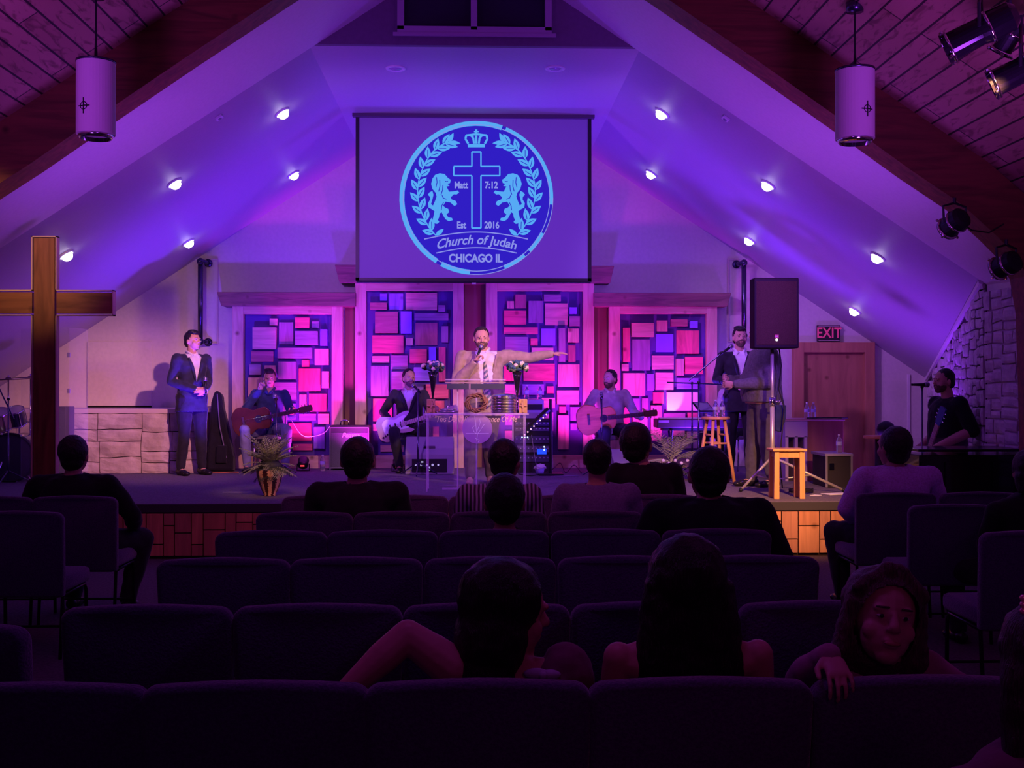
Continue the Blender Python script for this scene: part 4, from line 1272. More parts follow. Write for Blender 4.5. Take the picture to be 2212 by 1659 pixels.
# ================================================================ things on the stage
chrome = mat('chrome', (0.75, 0.75, 0.78), 0.12, 1.0)
acry = mat('clear_acrylic', (0.80, 0.70, 0.90), 0.04, alpha=0.06, spec=1.0)
acre = mat('acrylic_edge_glint', (0.80, 0.66, 0.88), 0.15, alpha=0.30, spec=1.0)  # pale strips: bright edge lines of the acrylic put into colour
def sp(px, py, Y):      # point on a thing, relative height kept
    return at(px, py, Y)
def floor_pt(px, Y, z=STAGE):
    p = at(px, 900, Y); p.z = z; return p

# big wooden cross
YC = 10.38
cx = at(98, 600, YC).x
zt = at(98, 512, YC).z
t = thing('wooden_cross', 'tall dark wooden cross with pale trim standing at the far left of the stage', 'cross', (cx, YC, 0))
cw = mat('cross_wood', (0.30, 0.12, 0.05), 0.5, kind='woodz', scale=9, c2=(0.13, 0.045, 0.02), bump=0.1)
cwx = mat('cross_wood_long', (0.30, 0.12, 0.05), 0.5, kind='woodx', scale=9, c2=(0.13, 0.045, 0.02), bump=0.1)
H = zt
wv = (at(124, 600, YC).x - at(72, 600, YC).x)
zb0, zb1 = at(98, 681, YC).z, at(98, 628, YC).z
hl = at(246, 650, YC).x - cx
MB().box((0, 0, H / 2), (wv - .03, .06, H - .02)).build('upright', cw, t, bev=.004)
for s in (-1, 1): MB().box((s * (hl + wv / 2) / 2, 0, (zb0 + zb1) / 2), (hl - wv / 2 + .0, .058, zb1 - zb0 - .03)).build('arm', cwx, t, bev=.004)
m = MB(); e = .010; ty = .075
def tr(x0, z0, x1, z1): m.box(((x0 + x1) / 2, 0, (z0 + z1) / 2), (abs(x1 - x0) + e * 1.0, ty, abs(z1 - z0) + e * 1.0))
hw = wv / 2
for s in (-1, 1):
    tr(s * hw, 0, s * hw, zb0); tr(s * hw, zb1, s * hw, H)
    tr(s * hw, zb0, s * hl, zb0); tr(s * hw, zb1, s * hl, zb1); tr(s * hl, zb0, s * hl, zb1)
tr(-hw, H, hw, H)
m.build('edge_trim', mat('cross_trim', (0.62, 0.46, 0.30), 0.6), t)

# chairs of the players
def stage_chair(label, p, rz):
    t = thing('stage_chair', label, 'chair', p, rz, 'chairs of the players')
    MB().box((0, 0, .44), (.42, .40, .06), bev=.02).build('seat', cloth('chair_grey', (0.22, 0.2, 0.26)), t, smooth=False)
    MB().box((0, .20, .72), (.40, .035, .26), bev=.015).build('backrest', cloth('chair_grey', (0.22, 0.2, 0.26)), t)
    for x in (-.18, .18):
        for y in (-.17, .19):
            MB().tube([(x, y, .43 if y < 0 else .82), (x, y, .2), (x * 1.05, y * 1.1, 0)], .011, 8).build('leg', chrome, t, smooth=True)
stage_chair('metal legged chair under the singing guitarist at left', stand_at(583, 14.97), .05)
stage_chair('metal legged chair under the electric guitarist', stand_at(884, 14.87), 0)
stage_chair('metal legged chair under the acoustic guitarist right of centre', stand_at(1318, 14.62), 0)
stage_chair('chair under the keyboard player behind the tall stool', stand_at(1588, 14.77), math.radians(-50))

# guitars: local x runs along the neck, z up, body centre at the origin
def guitar(name, label, p, tilt, yaw_, body_m, kind, top_m=None, neckL=.60, flip=1, s=1.0, roll=0.0):
    t = thing(name, label, 'guitar', p)
    t.rotation_euler = (roll, -tilt, yaw_)
    out = []
    if kind == 'acoustic':
        key = [(-.25, .0), (-.235, .11), (-.15, .19), (-.04, .175), (.04, .125), (.12, .135), (.20, .135), (.245, .07), (.25, 0)]
        th = .10
    else:
        key = [(-.21, 0), (-.205, .10), (-.13, .165), (-.04, .145), (.04, .115), (.10, .135), (.20, .15), (.245, .13), (.20, .085), (.15, .05), (.17, .0)]
        th = .042
    def cat(P_):  # smooth
        o_ = []
        n = len(P_)
        for i in range(n - 1):
            p0, p1, p2, p3 = P_[max(i - 1, 0)], P_[i], P_[i + 1], P_[min(i + 2, n - 1)]
            for k in range(5):
                u = k / 5
                o_.append(tuple(.5 * (2 * b + (c - a) * u + (2 * a - 5 * b + 4 * c - d) * u * u + (3 * b - a - 3 * c + d) * u ** 3) for a, b, c, d in zip(p0, p1, p2, p3)))
        o_.append(P_[-1]); return o_
    up = cat(key)
    lo = [(x, -z * (1 if kind == 'acoustic' else (1.0 if x < .05 else .82))) for x, z in up][::-1]
    ol = [(x * s, z * s) for x, z in up + lo[1:-1]]
    MB().prism(ol, 'y', -th / 2, th / 2).build('body', body_m, t, bev=.008)
    if top_m: MB().prism([(x * .95, z * .95) for x, z in ol], 'y', -th / 2 - .003, -th / 2 + .001).build('soundboard', top_m, t)
    if kind == 'acoustic':
        MB().lathe([(.048 * s, 0), (.002, .001)], (.09 * s, -th / 2 - .0035, 0), M=Matrix.Rotation(PI / 2, 4, 'X').to_3x3()).build('sound_hole', blackm, t)
        MB().box((-.10 * s, -th / 2 - .008, 0), (.03, .012, .13)).build('bridge', mat('bridge_wood', (0.06, 0.03, 0.02), 0.5), t)
    else:
        MB().prism([(x * .70 + .015, z * .62 + .01) for x, z in ol], 'y', -th / 2 - .003, -th / 2).build('pickguard', mat('pickguard_white', (0.75, 0.7, 0.75), 0.35), t)
        for x in (-.04, .03, .10): MB().box((x, -th / 2 - .006, 0), (.018, .01, .075)).build('pickup', blackm, t)
        m = MB()
        for k in range(3): m.cyl((-.10 - .03 * k, -th / 2, -.07 - .012 * k), (-.10 - .03 * k, -th / 2 - .016, -.07 - .012 * k), .012, n=10)
        m.build('knob', chrome, t)
    x0 = .14 if kind == 'acoustic' else .10
    x1 = .25 + neckL
    MB().box(((x0 + x1) / 2, -th / 2 - .008, 0), (x1 - x0, .018, .052)).build('neck', mat('fretboard', (0.05, 0.025, 0.02), 0.5) if kind == 'acoustic' else mat('maple_neck', (0.62, 0.48, 0.42), 0.4), t, bev=.003)
    m = MB()
    for k in range(18):
        x = x1 - (x1 - x0) * (1 - 2 ** (-k / 12)) * 1.45
        if x > x0: m.box((x, -th / 2 - .019, 0), (.003, .004, .05))
    m.build('frets', chrome, t)
    m = MB()
    for k in range(6): m.cyl((-.10, -th / 2 - .022, -.02 + .008 * k), (x1, -th / 2 - .021, -.018 + .0072 * k), .0008, n=4)
    m.build('strings', chrome, t)
    MB().prism([(x1, -.026), (x1 + .03, -.038), (x1 + .17, -.040), (x1 + .18, 0), (x1 + .17, .040), (x1 + .03, .038), (x1, .026)], 'y', -th / 2 - .014, -th / 2 + .004).build('headstock', body_m if kind != 'acoustic' else mat('head_wood', (0.10, 0.04, 0.03), 0.4), t)
    m = MB()
    for k in range(3):
        for z in (-1, 1): m.cyl((x1 + .05 + .04 * k, -th / 2 - .005, z * .038), (x1 + .05 + .04 * k, -th / 2 - .005, z * .060), .006, n=8)
    m.build('tuning_pegs', chrome, t)
    return t
sunb = mat('sunburst', (0.11, 0.03, 0.015), 0.25, kind='n', scale=3, c2=(0.04, 0.012, 0.008), coat=.5)
nat = mat('spruce_top', (0.48, 0.17, 0.06), 0.3, kind='woodx', scale=30, c2=(0.40, 0.13, 0.05))
pinkw = mat('cream_body', (0.50, 0.36, 0.40), 0.25, coat=.5)
c = at(545, 908, 14.56)
guitar('acoustic_guitar', 'dark sunburst acoustic guitar across the lap of the singer in denim', c, math.radians(12), 0.0, sunb, 'acoustic', None, .36)
c = at(850, 922, 14.45)
guitar('electric_guitar', 'cream electric guitar played by the man in the dark suit', c, math.radians(17), 0.05, pinkw, 'electric', None, .42)
c = at(1288, 905, 14.20)
guitar('acoustic_guitar', 'natural wood acoustic guitar played by the man in the pale sweater', c, math.radians(6), 0.0, nat, 'acoustic', nat, .34)
c = at(1996, 1018, 10.6)
guitar('electric_guitar', 'blue electric guitar held low by the man in the black t-shirt', c, math.radians(64), -1.25, mat('blue_body', (0.02, 0.08, 0.30), 0.25), 'electric', None, .25, s=.8)

# gig bag leaning on the wall at left
def bag(label, px0, px1, ytop, Y, c_, lean=.16):
    z0 = STAGE
    a, b = at(px0, 1000, Y).x, at(px1, 1000, Y).x
    h = at(px0, ytop, Y).z - z0
    w_ = b - a
    t = thing('guitar_bag', label, 'instrument bag', ((a + b) / 2, Y, z0))
    ol = [(-.5, .0), (.5, 0), (.48, .18), (.30, .40), (.22, .55), (.02, .80), (-.08, .96), (-.20, 1.0), (-.36, .98), (-.46, .85), (-.48, .5), (-.50, .2)]
    m = MB().prism([(x * w_, z * h) for x, z in ol], 'y', -.09, .09)
    m.move(Matrix.Rotation(-lean, 4, 'X'))
    m.build('body', cloth(c_[0], c_[1]), t, bev=.03, rough=.01)
    m = MB().tube([V((-.2 * w_, -.11, .95 * h)), V((-.05 * w_, -.13 , .55 * h)), V((.25 * w_, -.12, .15 * h))], .008, 6)
    m.move(Matrix.Rotation(-lean, 4, 'X'))
    m.build('piping', mat('bag_piping', (0.15, 0.12, 0.22), 0.4), t)
    m = MB().box((.05 * w_, -.115, .2 * h), (.4 * w_, .05, .22 * h), bev=.02)
    m.move(Matrix.Rotation(-lean, 4, 'X'))
    m.build('pocket', cloth(c_[0], c_[1]), t)
bag('black instrument gig bag leaning on the wall beside the standing man', 450, 507, 843, 14.75, ('bag_black', (0.012, 0.010, 0.018)))

# amplifier
def amp(label, px0, px1, y0, y1, Y, logo):
    a, b = at(px0, y1, Y), at(px1, y0, Y)
    w_, h_ = b.x - a.x, b.z - STAGE
    t = thing('guitar_amplifier', label, 'amplifier', ((a.x + b.x) / 2, Y + .14, STAGE))
    MB().box((0, 0, h_ / 2 + .01), (w_, .28, h_ - .02), bev=.012).build('cabinet', mat('tolex', (0.035, 0.03, 0.045), 0.6), t)
    MB().box((0, -.142, h_ * .45), (w_ * .90, .01, h_ * .78)).build('grille_cloth', mat('grille_cloth', (0.10, 0.09, 0.13), 0.85, kind='n', scale=150, c2=(0.05, .045, .07)), t)
    m = MB()
    for x in (-1, 1): m.box((x * w_ * .475, -.144, h_ * .48), (.012, .012, h_ * .94))
    m.box((0, -.144, h_ * .95), (w_ * .95, .012, .012)); m.box((0, -.144, .03), (w_ * .95, .012, .012))
    m.build('metal_edging', mat('amp_edge', (0.5, 0.48, 0.6), 0.3, 0.7), t)
    MB().tube([(-w_ * .25, 0, h_), (-w_ * .24, 0, h_ + .05), (-w_ * .18, 0, h_ + .065), (-w_ * .10, 0, h_ + .065), (-w_ * .05, 0, h_ + .05), (-w_ * .04, 0, h_)], .009, 8).build('handle', chrome, t, smooth=True)
    text_mb(logo, .085, facing((.02, -.150, h_ * .78)), shear=.3, bold=.002).build('logo', mat('logo_metal', (0.75, 0.72, 0.8), 0.3, .6), t)
    return t
amp('black guitar amplifier with a metal script logo between the two seated guitarists', 711, 798, 919, 1013, 14.92, 'Peavey')

# stage monitors (wedges seen from behind)
def wedge(label, px0, px1, y0, Y, rz=0.0, ports=True):
    a, b = at(px0, 1000, Y), at(px1, 1000, Y)
    w_, h_ = b.x - a.x, at(px0, y0, Y).z - STAGE
    t = thing('stage_monitor', label, 'speaker', ((a.x + b.x) / 2, Y + .2, STAGE), rz)
    m = MB().prism([(-.20, 0), (.22, 0), (.26, h_ * .25), (.10, h_), (-.03, h_), (-.20, h_ * .55)], 'x', -w_ / 2, w_ / 2)
    m.build('cabinet', mat('monitor_grey', (0.24, 0.22, 0.27), 0.6), t, bev=.012)
    if ports:
        MB().box((0, -.202, h_ * .24), (w_ * .72, .012, h_ * .36)).build('connector_panel', blackm, t)
        m = MB()
        for k in range(5):
            m.cyl((-.17 + .07 * k, -.205, h_ * .26), (-.17 + .07 * k, -.222, h_ * .26), .012 + .003 * (k % 2), n=10)
        m.box((.0, -.211, h_ * .16), (.02, .006, .05)); m.box((-.09, -.211, h_ * .34), (.03, .006, .02))
        m.build('connector', mat('port_white', (0.8, 0.85, 0.8), 0.4, emit=(0.7, 1.0, 0.7), estr=.25), t)
        MB().box((0, -.135, h_ * .72), (.14, .03, .03), rot=Matrix.Rotation(.6, 3, 'X')).build('handle', blackm, t)
wedge('wide grey stage monitor on the floor in front of the electric guitarist', 875, 980, 945, 14.12)
wedge('grey stage monitor on the floor in front of the acoustic guitarist', 1318, 1392, 972, 13.6, 0.2)

# floor par lights
def par(label, px, Y):
    p = floor_pt(px, Y)
    t = thing('floor_light', label, 'stage light', p, 0, 'floor lights at the wall panels')
    MB().tube([(-.075, 0, .10), (-.08, 0, .012), (.08, 0, .012), (.075, 0, .10)], .008, 6).build('yoke', blackm, t)
    m = MB().lathe([(.045, -.07), (.066, -.05), (.07, .05), (.066, .06), (.06, .055)], (0, 0, .11), M=Matrix.Rotation(-.9, 3, 'X'))
    m.build('housing', blackm, t, smooth=False)
    m = MB()
    for k in range(7):
        a = 2 * PI * k / 6; r = .034 if k < 6 else 0
        m.sph(Matrix.Rotation(-.9, 3, 'X') @ V((r * math.cos(a), r * math.sin(a), .055)) + V((0, 0, .11)), .012, n=8)
    m.build('led', mat('led_violet', (1, 1, 1), 0.3, emit=(0.8, 0.5, 1.0), estr=4.0), t)
    MB().box((0, -.066, .075), (.05, .006, .018)).build('display', mat('display_red', (0.1, 0, 0), 0.4, emit=(1, 0.05, 0.08), estr=1.6), t)
par('small black floor light with a red display beside the first guitarist, left of the amplifier', 655, 14.72)
par('small black floor light with a red display behind the wide stage monitor', 860, 14.55)

# water bottles
plas = mat('bottle_plastic', (0.85, 0.88, 1.0), 0.08, trans=0.9, ior=1.2)
labm = mat('bottle_label', (0.55, 0.55, 0.95), 0.5)
def bottle(label, p, h=.20, group=None):
    t = thing('water_bottle', label, 'bottle', p, 0, group)
    k = h / .20
    MB().lathe([(.001, 0), (.030, 0), (.032, .006), (.032, .05), (.029, .06), (.032, .075), (.032, .12), (.029, .14), (.014, .17), (.0115, .178), (.0115, .186), (.001, .186)], n=14).move(Matrix.Scale(k, 4)).build('body', plas, t, smooth=True)
    MB().cyl((0, 0, .184 * k), (0, 0, .20 * k), .0135 * k, n=12).build('cap', whitec, t)
    MB().lathe([(.0326, .078), (.033, .08), (.033, .115), (.0326, .117)], n=14).move(Matrix.Scale(k, 4)).build('label', labm, t, smooth=True)
bottle('clear water bottle on the stage floor beside the guitar amplifier', floor_pt(697, 14.8), .21)

# rack of audio gear behind the table
Y = 14.35
a, b = at(1108, 1000, Y).x, at(1192, 1000, Y).x
h_ = at(1150, 905, Y).z - STAGE
t = thing('equipment_rack', 'black audio equipment rack with blue lit panels behind the communion table', 'rack', ((a + b) / 2, Y + .2, STAGE))
w_ = b - a
MB().box((0, .02, h_ * .5), (w_ - .03, .36, h_), bev=.005).build('case', blackm, t)
for x in (-1, 1): MB().box((x * w_ / 2, -.18, h_ * .52), (.018, .03, h_ * 1.0)).build('rail', mat('rack_rail', (0.55, 0.5, 0.75), 0.3, .6), t)
for k, (z, hh) in enumerate(((.18, .09), (.30, .09), (.42, .10), (.55, .05), (.62, .05))):
    if z > h_: continue
    u = MB().box((0, -.172, z), (w_ - .05, .02, hh * .9)).build('rack_unit', mat('unit_%d' % (k % 2), ((0.05, .05, .09), (0.09, .08, .13))[k % 2], 0.4), t)
    m = MB()
    for q in range(9): m.cyl((-w_ * .4 + q * w_ * .1, -.182, z + .01), (-w_ * .4 + q * w_ * .1, -.196, z + .01), .009, n=8)
    m.build('knob', mat('knob_grey', (0.45, 0.42, 0.55), 0.35, .5), u)
    if k in (1, 2):
        m = MB()
        for q in range(3): m.sph((-.13 + q * .035 if k == 2 else .15, -.186, z + .03 - (.02 * q if k == 1 else 0)), .008, n=8)
        m.build('indicator', mat('led_white_blue', (1, 1, 1), 0.3, emit=(0.4, 0.7, 1.0), estr=6), u)
MB().box((.12, -.184, .27), (.12, .004, .07)).build('screen', mat('screen_blue', (0, 0, .2), 0.3, emit=(0.02, 0.08, 1.0), estr=1.0), t)
# bar of small bulbs on a black post
p0 = at(1128, 938, 14.0); p1 = at(1186, 884, 14.0)
t = thing('light_bar', 'slanting black bar with a row of small pale bulbs above the equipment rack', 'light', (p0.x, p0.y, STAGE))
o0 = V((p0.x, p0.y, STAGE))
dd = (p1 - p0)
MB().cyl(p0 - o0 - V((0, 0, 0.0)), p1 - o0, .040, .036, 8).build('bar', blackm, t)
m = MB()
for k in range(8): m.sph(p0 - o0 + dd * (.05 + k * .115) + V((.012, -.042, -.022)), .010, n=8)
m.build('bulb', mat('bulb_pale', (1, .8, .8), 0.4, emit=(1.0, 0.55, 0.7), estr=1.2), t)
p2 = at(1189, 862, 14.0)
MB().cyl((p2.x - o0.x, 0, 0), (p2.x - o0.x, 0, p2.z - STAGE), .018, n=10).build('post', blackm, t)
MB().box((p2.x - o0.x, 0, .012), (.3, .3, .024)).build('base', blackm, t)
bx = thing('sound_box', 'small violet lit amplifier head under the two bottles behind the table', 'amplifier', floor_pt(1152, 14.62, STAGE + h_ + .0))
zt_ = at(1152, 863, 14.62).z
bx.location.z = STAGE + h_ + .001
hh = zt_ - bx.location.z
MB().box((0, 0, hh / 2), (.26, .22, hh), bev=.008).build('cabinet', mat('head_violet', (0.30, 0.26, 0.36), 0.6), bx)
MB().box((0, -.112, hh * .6), (.22, .01, hh * .3)).build('panel', blackm, bx)
bottle('clear water bottle at left on the amplifier head behind the silver plates', V((bx.location.x - .085, 14.62, zt_)), .19)
bottle('clear water bottle at right on the amplifier head behind the silver plates', V((bx.location.x + .085, 14.62, zt_)), .19)

# communion table of clear acrylic
YT = 11.75
a, b = at(915, 893, YT), at(1142, 893, YT)
tx = (a.x + b.x) / 2; W = b.x - a.x; ht = a.z - STAGE
t = thing('communion_table', 'clear acrylic communion table with script lettering and a round frosted emblem', 'table', (tx, YT, STAGE))
MB().box((0, .18, ht - .008), (W, .44, .016), bev=.003).build('tabletop', acry, t)
for x in (-1, 1): MB().box((x * (W / 2 - .035), .16, (ht - .016) / 2), (.014, .34, ht - .016)).build('leg', acry, t)
MB().box((0, .0, ht - .19), (W - .10, .010, .34)).build('front_panel', acry, t)
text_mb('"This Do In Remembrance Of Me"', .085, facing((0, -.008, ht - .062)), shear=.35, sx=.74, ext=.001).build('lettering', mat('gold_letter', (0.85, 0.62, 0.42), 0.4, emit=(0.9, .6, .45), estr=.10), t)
ec = at(1031, 926, YT)
m = MB().lathe([(.155, 0), (.155, .004), (.002, .0045)], (ec.x - tx, -.008, ec.z - STAGE), n=40, M=Matrix.Rotation(PI / 2, 3, 'X'))
em = None
me_ = MB()
for y_ in (-.04, .40):
    me_.box((0, y_, ht - .008), (W, .006, .018))
for x in (-1, 1):
    for y_ in (-.01, .33): me_.box((x * (W / 2 - .035), y_, (ht - .016) / 2), (.015, .008, ht - .016))
me_.build('edge_glints', acre, t)
em = m.build('round_emblem', mat('frosted_emblem', (0.70, 0.52, 0.72), 0.5, alpha=0.55), t)
m = MB()
ex_, ez_ = ec.x - tx, ec.z - STAGE
for pts in ([(-.005, -.13), (.0, -.06), (-.012, .0), (-.02, .08), (-.03, .13)], [(0, -.06), (.03, -.02), (.06, .03), (.075, .045)], [(0, -.06), (-.035, -.03), (-.05, .01), (-.03, .03)], [(.0, -.02), (.03, .06), (.025, .10)], [(-.12, -.05), (.12, -.05)], [(-.02, -.10), (.02, -.12), (.01, -.14)]):
    m.tube([V((ex_ + x_, -.0135, ez_ + z_)) for x_, z_ in pts], .0022, 5)
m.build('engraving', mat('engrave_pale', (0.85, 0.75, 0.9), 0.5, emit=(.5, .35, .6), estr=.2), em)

# pulpit of clear acrylic
YPu = 12.15
a, b = at(962, 824, YPu), at(1092, 824, YPu)
px_ = (a.x + b.x) / 2; W = b.x - a.x; hp = a.z - STAGE
t = thing('pulpit', 'clear acrylic pulpit with a dark edged reading desk in front of the speaker', 'pulpit', (px_, YPu, STAGE))
MB().box((0, .04, hp), (W, .34, .014), rot=Matrix.Rotation(-.12, 3, 'X')).build('desk', acry, t)
fe = mat('desk_edge', (0.06, 0.07, 0.09), 0.25)
w3 = W / 3
for x, ww in ((-W * .29, W * .36), (W * .20, W * .56)): MB().box((x, -.13, hp - .055), (ww, .012, .060), bev=.003).build('front_ledge', fe, t)
MB().box((0, -.128, hp - .012), (W, .018, .012)).build('desk_lip', mat('lip_light', (0.6, 0.45, 0.4), 0.2, trans=.4), t)
for x in (-.13, .07): MB().box((x - .06, .05, hp / 2), (.012, .26, hp - .03)).build('side_panel', acry, t)
MB().box((-.10, .05, hp / 2), (.26, .01, hp - .06)).build('front_sheet', acry, t)
MB().box((-.09, .05, .010), (.52, .40, .020), bev=.004).build('base', acry, t)

me_ = MB()
for x in (-.19, .01): me_.box((x, -.08, hp / 2), (.013, .010, hp - .03)); me_.box((x, .18, hp / 2), (.013, .010, hp - .03))
me_.box((0, -.128, hp + .018), (W, .012, .014)); me_.box((-.09, -.15, .012), (.52, .01, .022))
me_.build('edge_glints', acre, t)
# flower vases on the table
TT = STAGE + ht + .0005
vaseb = mat('vase_black', (0.015, 0.012, 0.018), 0.10, coat=.6)
crm = mat('petal_cream', (0.82, 0.72, 0.58), 0.6); tea = mat('petal_teal', (0.06, 0.14, 0.20), 0.6); lfm = mat('leaf_green', (0.10, 0.18, 0.06), 0.6)
def rose(mb, c, r, seed):
    rr_ = random.Random(seed)
    n_ = V((rr_.uniform(-.4, .4), -.8, rr_.uniform(.1, .7))).normalized()
    q = n_.to_track_quat('Z', 'Y').to_matrix()
    mb.sph(c, (r * .55, r * .55, r * .6), q, 8)
    for lay, (rad_, n, tilt) in enumerate(((.45, 3, .25), (.7, 5, .55), (.95, 6, .9))):
        for k in range(n):
            a_ = 2 * PI * (k + lay * .4) / n
            R_ = q @ Matrix.Rotation(a_, 3, 'Z') @ Matrix.Rotation(tilt, 3, 'Y')
            mb.sph(c + R_ @ V((r * rad_ * .55, 0, r * (.25 - .1 * lay))), (r * .10, r * .42, r * .42), R_, 8)
def vase(px, Y, seed, label, ytop=803, yb=858):
    x = at(px, 900, Y).x
    t = thing('flower_vase', label, 'vase', (x, Y, TT), 0, 'flower vases on the table')
    zt, zn = at(px, ytop, Y).z - TT, at(px, yb, Y).z - TT
    MB().lathe([(.045, 0), (.047, .006), (.018, .02), (.010, .04), (.009, zn * .5), (.016, zn * .7), (.009, zn), (.012, zn + .02), (.038, zt * .85), (.055, zt), (.049, zt - .004), (.01, zn + .03)], n=24).build('vase', vaseb, t, smooth=True)
    MB().sph((0, 0, zn * .72), .018, n=12).build('stem_ball', mat('ball_rose', (0.8, 0.3, 0.35), 0.1, .7), t, smooth=True)
    r_ = random.Random(seed)
    mc, mt, ml = MB(), MB(), MB()
    k = 0
    bl = MB()
    for i in range(26):
        u, v_ = r_.random() * 2 * PI, r_.uniform(-.35, 1)
        c = V((math.cos(u) * math.sqrt(1 - v_ * v_) * .105, math.sin(u) * math.sqrt(1 - v_ * v_) * .085, .05 + v_ * .055 + zt))
        (rose(mc, c, .032, i) if i % 2 else rose(mt, c, .034, i))
        ml.sph(c * .98 + V((0, 0, -.012)), (.022, .008, .03), Euler((r_.random() * 3, r_.random() * 3, 0)).to_matrix(), 6)
    mt.sph((0, 0, zt + .045), (.07, .06, .045), n=12)
    mc.build('cream_roses', crm, t, smooth=True); mt.build('teal_roses', tea, t, smooth=True); ml.build('leaves', lfm, t, smooth=True)
vase(935, 11.98, 1, 'black cone vase of cream and teal roses on the left end of the clear table')
vase(1117, 11.98, 2, 'black cone vase of cream and teal roses on the right end of the clear table')
# carved wooden blocks in front of the vases
cb = mat('olive_wood', (0.62, 0.40, 0.18), 0.5, kind='woodz', scale=20, c2=(0.45, 0.26, 0.11))
for px, s, lb in ((931, 1, 'carved wooden cross block on the table in front of the left vase'), (1130, -1, 'carved wooden cross block on the table beside the silver plates')):
    p = at(px, 893, 11.86)
    t = thing('carved_block', lb, 'ornament', (p.x, 11.86, TT), 0, 'carved wooden blocks')
    hh = at(px, 862, 11.86).z - TT
    MB().box((0, .006, hh / 2), (.088, .03, hh), bev=.003).build('back_slab', cb, t)
    MB().box((.0, -.016, hh / 2), (.018, .02, hh * .9), bev=.004).build('carved_cross', cb, t)
    MB().box((0, -.016, hh * .52), (.084, .018, .014), bev=.004).build('carved_cross_arm', cb, t)
    MB().sph((s * .012, -.022, hh * .68), (.010, .010, .014), n=8).cap((s * .010, -.020, hh * .6), (s * .0, -.018, hh * .2), .011, .007, 8).build('carved_figure', cb, t, smooth=True)
# silver plates
silver = mat('silver', (0.78, 0.76, 0.76), 0.24, 1.0)
p = at(1089, 893, 11.92)
t = thing('plate_stack', 'tall stack of polished silver communion trays on the right of the table', 'trays', (p.x, 11.92, TT))
r_ = (at(1118, 893, 11.9).x - at(1061, 893, 11.9).x) / 2
hh = at(1089, 856, 11.92).z - TT
n = 6
for k in range(n):
    z = k * hh / n; q = hh / n
    MB().lathe([(r_ * .9, z), (r_, z + q * .12), (r_, z + q * .72), (r_ * .955, z + q * .82), (r_ * .96, z + q * .98), (.01, z + q * .985)], n=48).build('tray', silver, t, smooth=False)
MB().lathe([(r_ * .98, hh), (r_ * .97, hh + .006), (r_ * .7, hh + .022), (r_ * .2, hh + .032), (.002, hh + .033)], n=40).build('lid', silver, t, smooth=True)
p = at(968, 893, 11.85)
t = thing('bread_plate', 'low pair of small silver plates at the left of the clear table', 'plate', (p.x, 11.85, TT))
MB().lathe([(.07, 0), (.108, .006), (.112, .026), (.108, .026), (.07, .012), (.01, .011)], n=36).build('plate', silver, t, smooth=True)
MB().lathe([(.06, .027), (.085, .030), (.088, .046), (.05, .050), (.002, .052)], n=36).build('cover', silver, t, smooth=True)
MB().cyl((0, 0, .05), (0, 0, .063), .008).sph((0, 0, .068), .012, n=10).build('knob', silver, t, smooth=True)
# crown of thorns
p = at(1029, 893, 11.83)
t = thing('thorn_crown', 'brown woven crown of thorns standing upright on the clear table', 'wreath', (p.x, 11.83, TT))
r_ = random.Random(9)
m = MB(); th = MB()
R0 = .085
tw = mat('thorn_wood', (0.36, 0.19, 0.10), 0.6, kind='n', scale=30, c2=(0.22, 0.11, 0.06), bump=.3)
for k in range(11):
    ph = r_.random() * 6.28; q = r_.choice((2, 3, 5)); am = r_.uniform(.012, .026)
    pts = []
    for i in range(41):
        a_ = 2 * PI * i / 40
        rr_ = R0 + am * math.cos(q * a_ + ph)
        pts.append((rr_ * math.cos(a_) * 1.12, am * 1.6 * math.sin(q * a_ + ph), .108 + rr_ * math.sin(a_) * .96))
    m.tube(pts, .0055, 6)
    for i in range(0, 40, 5):
        d_ = V((math.cos(2 * PI * i / 40), r_.uniform(-.8, .2), math.sin(2 * PI * i / 40))).normalized()
        th.cyl(V(pts[i]), V(pts[i]) + d_ * .022, .0035, .0006, 6)
m.build('woven_stems', tw, t, smooth=True); th.build('thorns', tw, t)

# ferns
fern = mat('fern_green', (0.42, 0.46, 0.26), 0.55, kind='n', scale=20, c2=(0.22, 0.26, 0.12))
dkfern = mat('fern_dark', (0.05, 0.06, 0.05), 0.6)
def fronds(mb, c, n, L, seed, up=(.4, 1.0), side=None, wid=.05, droop=.55, bend=.6):
    r_ = random.Random(seed)
    for k in range(n):
        a_ = 2 * PI * k / n + r_.uniform(-.3, .3) if side is None else r_.uniform(*side)
        el = r_.uniform(*up)
        l_ = L * r_.uniform(.7, 1.1)
        d_ = V((math.cos(a_), math.sin(a_) * .8, 0))
        pts = []
        for i in range(13):
            t_ = i / 12
            pts.append(V(c) + d_ * (l_ * t_ * math.cos(el * (1 - t_ * bend))) + V((0, 0, l_ * (math.sin(el) * t_ - droop * t_ * t_))))
        mb.tube(pts, .003, 4)
        sd = d_.cross(V((0, 0, 1))).normalized()
        for i in range(2, 13):
            t_ = i / 12
            ll = wid * (1 + 1.2 * math.sin(PI * t_)) * (1 if i < 12 else .6)
            fw = (pts[i] - pts[i - 1]).normalized()
            for s in (-1, 1):
                e_ = pts[i] + sd * s * ll * .8 + fw * ll * .75 - V((0, 0, ll * .25))
                w0 = fw * .0065
                mid = pts[i].lerp(e_, .5) + V((0, 0, .006))
                a1, b1, c1, d1 = pts[i] - w0 * .4, mid - w0, e_, mid + w0
                A_ = [mb.bm.verts.new(x_) for x_ in (a1, b1, c1, d1)]
                mb.bm.faces.new(A_)
p = floor_pt(583, 11.35)
t = thing('potted_fern', 'potted fern in a patterned brown vase at the left front of the stage', 'plant', p)
pot = MB().lathe([(.055, 0), (.062, .008), (.058, .02), (.075, .05), (.105, .13), (.125, .21), (.128, .245), (.120, .262), (.108, .262), (.10, .22), (.01, .2)], n=28)
